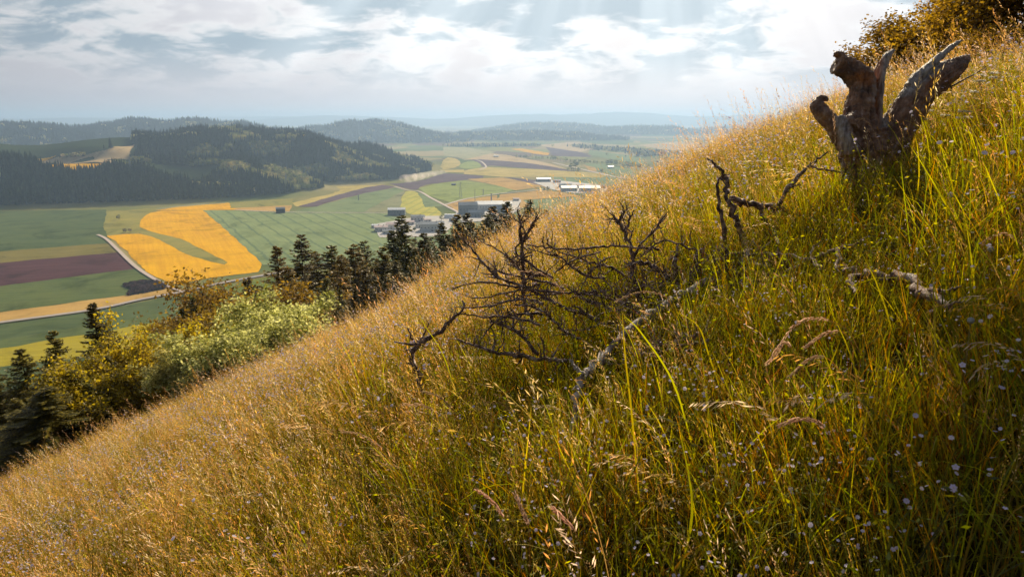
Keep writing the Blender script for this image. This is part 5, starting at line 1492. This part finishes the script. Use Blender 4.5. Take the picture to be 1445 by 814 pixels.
cover('ground_cover', [(.5, 5, 90), (5, 10, 55), (10, 18, 18), (18, 34, 3)], und, 'low thatch and small herb leaves between the grass', lambda x, y: np.full(len(x), 1.0), .8, 1.3)
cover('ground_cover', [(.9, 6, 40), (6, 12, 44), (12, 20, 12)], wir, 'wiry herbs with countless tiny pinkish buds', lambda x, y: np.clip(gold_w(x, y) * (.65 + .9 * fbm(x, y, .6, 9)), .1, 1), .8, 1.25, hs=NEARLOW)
cover('wild_flowers', [(1.2, 6, 34), (6, 12, 50), (12, 18, 8)], flo, 'tiny lilac white flowers sprinkled through the meadow', lambda x, y: np.clip(.55 + 1.6 * fbm(x, y, .45, 4), .04, 1), .85, 1.2, hs=NEARLOW)

# ---- white umbels beside the stump
def umbel(px, py, t, label, r=.032, name='umbel_plant'):
    t = above(px, py, t, .45); top = P(px, py, t); g = gz(top[0], top[1]); h = top[2] - g
    root = empty(name, (top[0] + .03, top[1], g), label, 'wildflower', 'white umbels to the right of the stump')
    mb = MB(); top_l = np.array([-.03, 0, h])
    st = spline(np.array([[0, 0, -.02], [.01, 0, h * .5], top_l - [0, 0, .03]]), 4); tube(mb, st, [.0025] * (len(st) - 1) + [.0015], 5, (.22, .2, .05))
    mh = MB()
    for k in range(16):
        a = rng.uniform(0, 6.28); q = r * math.sqrt(rng.uniform(.02, 1)); e = top_l + [math.cos(a) * q, math.sin(a) * q, rng.uniform(-.003, .004) - q * .15]
        tube(mb, [st[-1], e - [0, 0, .002]], [.0006, .0005], 3, (.3, .28, .08), cap=False)
        for j in range(7):
            c = e + rng.normal(size=3) * [.0045, .0045, .0015]; u = .0038
            a_, b_ = frame(rng.normal(size=3)); mh.add([c - a_ * u - b_ * u, c + a_ * u - b_ * u, c + a_ * u + b_ * u, c - a_ * u + b_ * u], [[0, 1, 2, 3]], np.array((.84, .80, .70)) * rng.uniform(.9, 1.0))
    link('stem', mb.mesh('stem'), M['grass'], root); link('flower_head', mh.mesh('flower_head'), M['petal'], root)
UMB = [(1384, 106, 'highest white umbel left of the pair under the leafy tree'), (1403, 103, 'highest white umbel of the right pair under the leafy tree'), (1402, 109, 'wide white umbel just under the highest one'),
       (1383, 114, 'small white umbel below the highest left one'), (1374, 129, 'lone white umbel between upper pair and lower cluster'), (1311, 156, 'white umbel touching the underside of the big right limb'),
       (1301, 168, 'white umbel nearest the big right limb, lower of two'), (1332, 162, 'white umbel standing alone between the limb and the cluster'), (1362, 157, 'topmost white umbel of the lower cluster'),
       (1355, 166, 'middle white umbel of the lower cluster'), (1367, 165, 'right white umbel of the lower cluster'), (1351, 181, 'bottom white umbel of the lower cluster'),
       (1386, 176, 'white umbel to the right of the lower cluster'), (1372, 236, 'white umbel beside the dandelion clocks'), (1386, 233, 'twin white umbel beside the dandelion clocks')]
for px, py, lab in UMB: umbel(px, py, rng.uniform(4.3, 4.9), lab, r=.03 * rng.uniform(.8, 1.15))

def clock(px, py, t, label):
    t = above(px, py, t, .5); top = P(px, py, t); g = gz(top[0], top[1]); h = top[2] - g
    root = empty('dandelion_clock', (top[0], top[1], g), label, 'wildflower', 'dandelion clocks on the slope')
    mb = MB(); tube(mb, [[0, 0, -.02], [.008, 0, h * .5], [0, 0, h]], .0022, 5, (.3, .27, .1)); link('stem', mb.mesh('stem'), M['grass'], root)
    mh = MB(); n = 70
    for k in range(n):
        d = rng.normal(size=3); d /= np.linalg.norm(d); a, b = frame(d); c = np.array([0, 0, h]) + d * .017 * t / 4.6
        mh.add([[0, 0, h], c, c + a * .0009], [[0, 1, 2]], (.5, .48, .46))
        for q in range(3):
            t_ = q * 1.05; v = a * math.cos(t_) + b * math.sin(t_); w = np.cross(d, v) * .0012
            mh.add([c - v * .006 - w, c - v * .006 + w, c + v * .006 + w, c + v * .006 - w], [[0, 1, 2, 3]], (.66, .65, .66))
    link('seed_head', mh.mesh('seed_head'), M['petal'], root)
for px, py, t, lab in [(1326, 218, 4.3, 'round dandelion clock clearest of all, highest right of the stump'), (1288, 241, 4.4, 'faint dandelion clock close to the stump foot'),
        (1301, 252, 4.3, 'dandelion clock low right of the stump foot'), (1334, 257, 4.2, 'dandelion clock below the clearest one'), (1342, 275, 4.0, 'dandelion clock lowest in the group right of the stump'),
        (1398, 352, 3.2, 'half blown dandelion clock alone in the darker grass at the right'), (1370, 452, 2.9, 'dim dandelion clock in the shaded grass at the lower right')]:
    clock(px, py, t, lab)

# ---- single nodding grass heads that stand out
def nodding(pts, t, label, kind='brome', group='large nodding grass heads'):
    t = min(above(a, b, t, .3) for a, b in pts[:2] + pts[-1:]); p = spline(np.array([P(a, b, t) for a, b in pts]), 6); g = gz(p[0][0], p[0][1])
    loc = np.array([p[0][0], p[0][1], g]); root = empty('grass_stalk', loc, label, 'grass stalk', group)
    foot = np.array([[loc[0], loc[1], g - .02]]); q = np.vstack([foot, p]) - loc
    mb = MB(); tube(mb, q, np.linspace(.0018, .0007, len(q)), 4, (.5, .36, .12)); link('stem', mb.mesh('stem'), M['grass'], root)
    mh = MB(); n = len(q); d = np.r_[0, np.cumsum(np.linalg.norm(np.diff(q, axis=0), axis=1))]
    s0 = d[-1] - .62 * (d[-1] - d[1]); m = 34 
    for k in range(m):
        s = s0 + (d[-1] - s0) * k / m; c = np.array([np.interp(s, d, q[:, j]) for j in range(3)]); c2 = np.array([np.interp(s + .01, d, q[:, j]) for j in range(3)])
        dr = (c2 - c) / (np.linalg.norm(c2 - c) + 1e-9)
        for e in range(2):
            a = rng.normal(size=3); a -= dr * np.dot(a, dr); a /= np.linalg.norm(a)
            sp = dr + a * .28 + [0, 0, -.15]; sp /= np.linalg.norm(sp); sd = np.cross(sp, a) ; ln = .016 * rng.uniform(.7, 1.2); b = c + a * .0025
            mh.add([b, b + sp * ln * .4 + sd * .0022, b + sp * ln, b + sp * ln * .4 - sd * .0022], [[0, 1, 2, 3]], np.array((.68, .5, .36)) * rng.uniform(.75, 1.15))
            mh.add([b, b + sp * ln * .4 + a * .002, b + sp * ln, b + sp * ln * .4 - a * .0016], [[0, 1, 2, 3]], np.array((.62, .42, .3)) * rng.uniform(.75, 1.15))
    link('seed_head', mh.mesh('seed_head'), M['grass'], root)
for pts, t, lab in [
    ([(1215, 500), (1195, 465), (1155, 449), (1120, 460), (1085, 510)], 2.75, 'topmost long nodding grass head arching left below the fallen stick'),
    ([(1205, 490), (1190, 469), (1165, 470), (1135, 490)], 2.7, 'short thick nodding grass head inside the big arch'),
    ([(1190, 530), (1170, 507), (1145, 505), (1115, 530)], 2.7, 'lowest nodding grass head of the arching group'),
    ([(1130, 520), (1110, 482), (1095, 500), (1082, 513)], 2.75, 'left nodding grass head with fanned spikelets'),
    ([(640, 610), (620, 585), (595, 571), (568, 570)], 3.4, 'nodding grass head arching left in the lower middle'),
    ([(648, 600), (640, 580), (620, 560), (598, 552)], 3.4, 'nodding grass head just above the lower middle one'),
    ([(725, 760), (715, 735), (695, 708), (673, 690)], 2.4, 'pale grass head pointing up left near the bottom'),
    ([(748, 770), (745, 740), (735, 715), (727, 696)], 2.4, 'pale grass head standing steep near the bottom'),
    ([(820, 770), (812, 750), (795, 730), (780, 716)], 2.35, 'grass head right of the steep one near the bottom'),
    ([(560, 670), (545, 640), (515, 615), (480, 608)], 3.2, 'long pale grass head in the lower left middle'),
    ([(960, 460), (940, 420), (905, 412), (868, 425)], 3.5, 'pale fanned grass head in front of the thick lichen branch'),
    ([(830, 470), (800, 420), (770, 388), (738, 383), (712, 395)], 3.7, 'curved grass head hanging over the dead thicket'),
    ([(1075, 330), (1060, 300), (1025, 226), (985, 222), (955, 245)], 4.0, 'curved grass head hooked left against the far valley'),
    ([(1245, 240), (1240, 200), (1222, 170), (1208, 168)], 4.2, 'hooked grass stalk in front of the stump'),
    ([(1170, 250), (1178, 200), (1176, 150), (1178, 130)], 4.3, 'upright straw coloured grass head before the low left stub'),
    ([(1185, 640), (1160, 600), (1130, 590), (1100, 600)], 2.3, 'nodding grass head over the dark lower right'),
    ([(1360, 380), (1390, 340), (1420, 330), (1445, 345)], 3.0, 'nodding grass head arching right at the right border'),
]: nodding(pts, t, lab)

# long bright blades in front
def long_blade(pts, t, w, label):
    t = min(above(a, b, t, .12) for a, b in pts); p = spline(np.array([P(a, b, t) for a, b in pts]), 6); g = gz(p[0][0], p[0][1]); loc = np.array([p[0][0], p[0][1], g]); q = p - loc
    k = len(q); s = np.linspace(0, 1, k); sd = np.array([.8, -.5, .3]); sd /= np.linalg.norm(sd)
    dr = np.gradient(q, axis=0); dr /= np.linalg.norm(dr, axis=1)[:, None]; side = np.cross(dr, [0.2, 1, 0.1]); side /= np.linalg.norm(side, axis=1)[:, None]
    ww = (w * .7 * np.minimum(1, .5 + 1.5 * s) * (1 - s ** 3) / 2)[:, None] + .0003
    fold = np.cross(side, dr) * ww * .5
    v = np.stack([q - side * ww + fold, q, q + side * ww + fold], 1).reshape(-1, 3); i = np.arange(k - 1) * 3
    f = np.concatenate([np.stack([i, i + 1, i + 4, i + 3], -1), np.stack([i + 1, i + 2, i + 5, i + 4], -1)])
    me = mesh_np('tall_grass', v, f, np.tile((.38, .32, .012), (len(v), 1)), True)
    o = link('tall_grass', me, M['grass']); o.location = loc; tag(o, label, 'grass blade', 'long bright grass blades')
for pts, t, w, lab in [
    ([(905, 740), (893, 600), (882, 500), (878, 440)], 2.7, .008, 'long bright blade rising in front of the thick lichen branch'),
    ([(980, 640), (950, 540), (905, 470), (880, 445)], 2.8, .009, 'bright blade slanting up left over the lichen branch'),
    ([(1130, 640), (1150, 590), (1158, 560), (1163, 540)], 2.3, .012, 'broad yellow blade lit through in the lower right middle'),
    ([(1120, 650), (1138, 590), (1165, 530), (1190, 470)], 2.35, .007, 'long thin blade leaning right over the lower right middle'),
    ([(1200, 700), (1225, 690), (1280, 672), (1343, 641)], 2.0, .008, 'long blade lying out to the right over the dark corner'),
    ([(1235, 690), (1248, 660), (1256, 640), (1265, 620)], 2.05, .006, 'short blade standing up from the dark corner'),
    ([(1085, 440), (1090, 400), (1105, 360), (1120, 330)], 3.2, .008, 'bright blade crossing the broken dead stick'),
    ([(960, 814), (975, 740), (975, 690), (960, 610)], 2.0, .010, 'bright green blade near the bottom right of the middle'),
    ([(1335, 470), (1328, 440), (1320, 410), (1318, 385)], 3.0, .007, 'bright blade standing before the crooked grey log'),
    ([(645, 560), (625, 500), (600, 460), (590, 440)], 3.3, .006, 'thin bright blade near the small forked branch'),
    ([(1020, 560), (1000, 500), (985, 460), (955, 440)], 3.0, .008, 'bright blade bending left below the dead thicket'),
]: long_blade(pts, t, w, lab)

# ================================================================== SHADE TREE right of the view
SHADE = leafy_mesh(53, 9, 3.4, 4, .17, 80000, ((.07, .055, .01), (.16, .13, .02)), .36, tr=.12, lean=(-1.5, -.1), ell=((-4.2, 0, 1.95), (2.3, 1.35, .95)))
SUN_EL, SUN_AZ = 27.0, 10.0     # azimuth: degrees to the right of straight ahead
root = put_tree('shade_tree', SHADE, (7.7, 7.35, gz(7.7, 7.35) - .1), 1.0, 0, 'leaning tree standing outside the view to the right whose crown shades the near corner', M['leaf'])

# ================================================================== LIGHT, SKY, AIR, CAMERA
sd = np.array([math.sin(R(SUN_AZ)) * math.cos(R(SUN_EL)), math.cos(R(SUN_AZ)) * math.cos(R(SUN_EL)), math.sin(R(SUN_EL))])
ld = bpy.data.lights.new('sun', 'SUN'); ld.energy = 5.0; ld.angle = R(.5); ld.color = (1.0, .84, .58)
lo = bpy.data.objects.new('sun', ld); C.objects.link(lo)
lo.rotation_euler = Vector(sd).to_track_quat('Z', 'Y').to_euler()

w = bpy.data.worlds.new('World'); bpy.context.scene.world = w; w.use_nodes = True
nt = w.node_tree; nt.nodes.clear()
out = nt.nodes.new('ShaderNodeOutputWorld'); bg = nt.nodes.new('ShaderNodeBackground'); L(nt, bg.outputs[0], out.inputs[0]); bg.inputs[1].default_value = .062
sky = nt.nodes.new('ShaderNodeTexSky'); sky.sky_type = 'NISHITA'; sky.sun_disc = False; sky.sun_elevation = R(SUN_EL); sky.sun_rotation = R(SUN_AZ)
sky.altitude = 700; sky.air_density = 1.2; sky.dust_density = 2.0
tc = N(nt, 'ShaderNodeTexCoord'); sx = N(nt, 'ShaderNodeSeparateXYZ'); L(nt, tc.outputs['Generated'], sx.inputs[0])
def mth(op, a, b=None, c=None, clamp=False):
    n = N(nt, 'ShaderNodeMath', operation=op); n.use_clamp = clamp
    for i, v in enumerate((a, b, c)):
        if v is None: continue
        if isinstance(v, (int, float)): n.inputs[i].default_value = v
        else: L(nt, v, n.inputs[i])
    return n.outputs[0]
def mrange(v, a, b, c=0., d=1., smooth=True):
    n = N(nt, 'ShaderNodeMapRange'); n.interpolation_type = 'SMOOTHSTEP' if smooth else 'LINEAR'
    n.inputs['From Min'].default_value = a; n.inputs['From Max'].default_value = b; n.inputs['To Min'].default_value = c; n.inputs['To Max'].default_value = d
    L(nt, v, n.inputs['Value']); return n.outputs[0]
zz = mth('MAXIMUM', sx.outputs[2], 0.0); den = mth('ADD', zz, .24)
cx = mth('DIVIDE', sx.outputs[0], den); cy = mth('DIVIDE', sx.outputs[1], den)
cb = N(nt, 'ShaderNodeCombineXYZ'); L(nt, cx, cb.inputs[0]); L(nt, cy, cb.inputs[1])
def cnoise(scale, detail, rough, off, dist=0., stretch=(1, 1, 1)):
    mp = N(nt, 'ShaderNodeMapping'); mp.inputs['Location'].default_value = off; mp.inputs['Scale'].default_value = stretch; L(nt, cb.outputs[0], mp.inputs[0])
    n = N(nt, 'ShaderNodeTexNoise'); n.inputs['Scale'].default_value = scale; n.inputs['Detail'].default_value = detail; n.inputs['Roughness'].default_value = rough; n.inputs['Distortion'].default_value = dist
    L(nt, mp.outputs[0], n.inputs['Vector']); return n.outputs['Fac']
big = cnoise(1.5, 9, .55, (3.1, 1.2, 0), .45)
det = cnoise(5.0, 10, .62, (7.7, 4.0, 2), .6)
cl = mth('ADD', mth('MULTIPLY', big, .68), mth('MULTIPLY', det, .32))
cover_ = mrange(cl, .40, .50)          # where cloud is
thick = mrange(cl, .455, .56)           # dark flat undersides
dt = N(nt, 'ShaderNodeVectorMath', operation='DOT_PRODUCT'); L(nt, tc.outputs['Generated'], dt.inputs[0]); dt.inputs[1].default_value = tuple(sd)
sung = mrange(dt.outputs['Value'], .62, 1.0)
wide = mrange(dt.outputs['Value'], .15, .97)
def vmix(f, a, b):
    n = N(nt, 'ShaderNodeMix', data_type='RGBA'); L(nt, f, n.inputs[0])
    for i, v in ((6, a), (7, b)):
        if isinstance(v, tuple): n.inputs[i].default_value = (*v, 1)
        else: L(nt, v, n.inputs[i])
    return n.outputs[2]
# pale veil low over the horizon and the nishita sky above it
veil = vmix(wide, (1.1, 1.25, 1.7), (8.2, 7.9, 8.6))
skyc = vmix(mrange(sx.outputs[2], .0, .35, .95, .5), sky.outputs[0], veil)
lit = vmix(wide, (1.4, 1.5, 1.8), (11.0, 10.9, 10.9))
shade = vmix(wide, (.7, .85, 1.2), (4.0, 5.3, 6.3))
clc = vmix(thick, lit, shade)
low = mrange(sx.outputs[2], .015, .10)
rays_u = N(nt, 'ShaderNodeVectorMath', operation='DOT_PRODUCT'); L(nt, tc.outputs['Generated'], rays_u.inputs[0]); rays_u.inputs[1].default_value = (math.cos(R(SUN_AZ)), -math.sin(R(SUN_AZ)), 0)
upv = np.cross([math.cos(R(SUN_AZ)), -math.sin(R(SUN_AZ)), 0], sd)
rays_v = N(nt, 'ShaderNodeVectorMath', operation='DOT_PRODUCT'); L(nt, tc.outputs['Generated'], rays_v.inputs[0]); rays_v.inputs[1].default_value = tuple(upv)
phi = mth('ARCTAN2', rays_u.outputs['Value'], mth('MULTIPLY', rays_v.outputs['Value'], -1.0 if upv[2] > 0 else 1.0))
n1d = N(nt, 'ShaderNodeTexNoise'); n1d.noise_dimensions = '1D'; n1d.inputs['Scale'].default_value = 5.0; n1d.inputs['Detail'].default_value = 2.5; L(nt, phi, n1d.inputs['W'])
raymask = mth('MULTIPLY', mrange(n1d.outputs['Fac'], .38, .66), mth('MULTIPLY', mrange(dt.outputs['Value'], .66, .90), mrange(sx.outputs[2], .01, .08)))
res = vmix(mth('MULTIPLY', cover_, mth('MULTIPLY', low, .9)), skyc, clc)
# brightness towards the veiled sun
glow = N(nt, 'ShaderNodeMix', data_type='RGBA'); glow.blend_type = 'ADD'; L(nt, mth('ADD', mth('MULTIPLY', mth('POWER', sung, 3.0), .32), mth('MULTIPLY', raymask, .32)), glow.inputs[0]); L(nt, res, glow.inputs[6]); glow.inputs[7].default_value = (6, 6, 5.6, 1)
L(nt, glow.outputs[2], bg.inputs[0])
bpy.context.scene['raydir'] = float(upv[2])

# haze: a closed box of even air
mb = MB(); XH = 24500.0
box(mb, (0, 7500, (VAL - 1 + 150) / 2), (2 * XH, 29500, 150 - (VAL - 1)))
m, nt, out = new_mat('hazy_air')
vp = N(nt, 'ShaderNodeVolumePrincipled'); vp.inputs['Color'].default_value = (.37, .53, .80, 1); vp.inputs['Density'].default_value = 1.4e-4; vp.inputs['Anisotropy'].default_value = .35
L(nt, vp.outputs[0], out.inputs['Volume'])
tag(link('haze', mb.mesh('haze'), m), kind='stuff')

cam = bpy.data.cameras.new('camera'); cam.sensor_width = 36; cam.lens = 36 * F / W0; cam.clip_start = .05; cam.clip_end = 60000
cam.dof.use_dof = True; cam.dof.focus_distance = 4.3; cam.dof.aperture_fstop = 9
co = bpy.data.objects.new('camera', cam); C.objects.link(co); co.rotation_euler = (math.pi / 2 - PITCH, 0, 0)
sc = bpy.context.scene; sc.camera = co
sc.view_settings.view_transform = 'Standard'; sc.view_settings.look = 'None'; sc.view_settings.gamma = 1; sc.view_settings.exposure = 0.56
sc.render.engine = 'CYCLES'; sc.cycles.max_bounces = 5; sc.cycles.diffuse_bounces = 2; sc.cycles.transmission_bounces = 4; sc.cycles.volume_bounces = 1; sc.cycles.transparent_max_bounces = 6
sc.cycles.use_denoising = True
sc.cycles.use_adaptive_sampling = True; sc.cycles.adaptive_threshold = .03
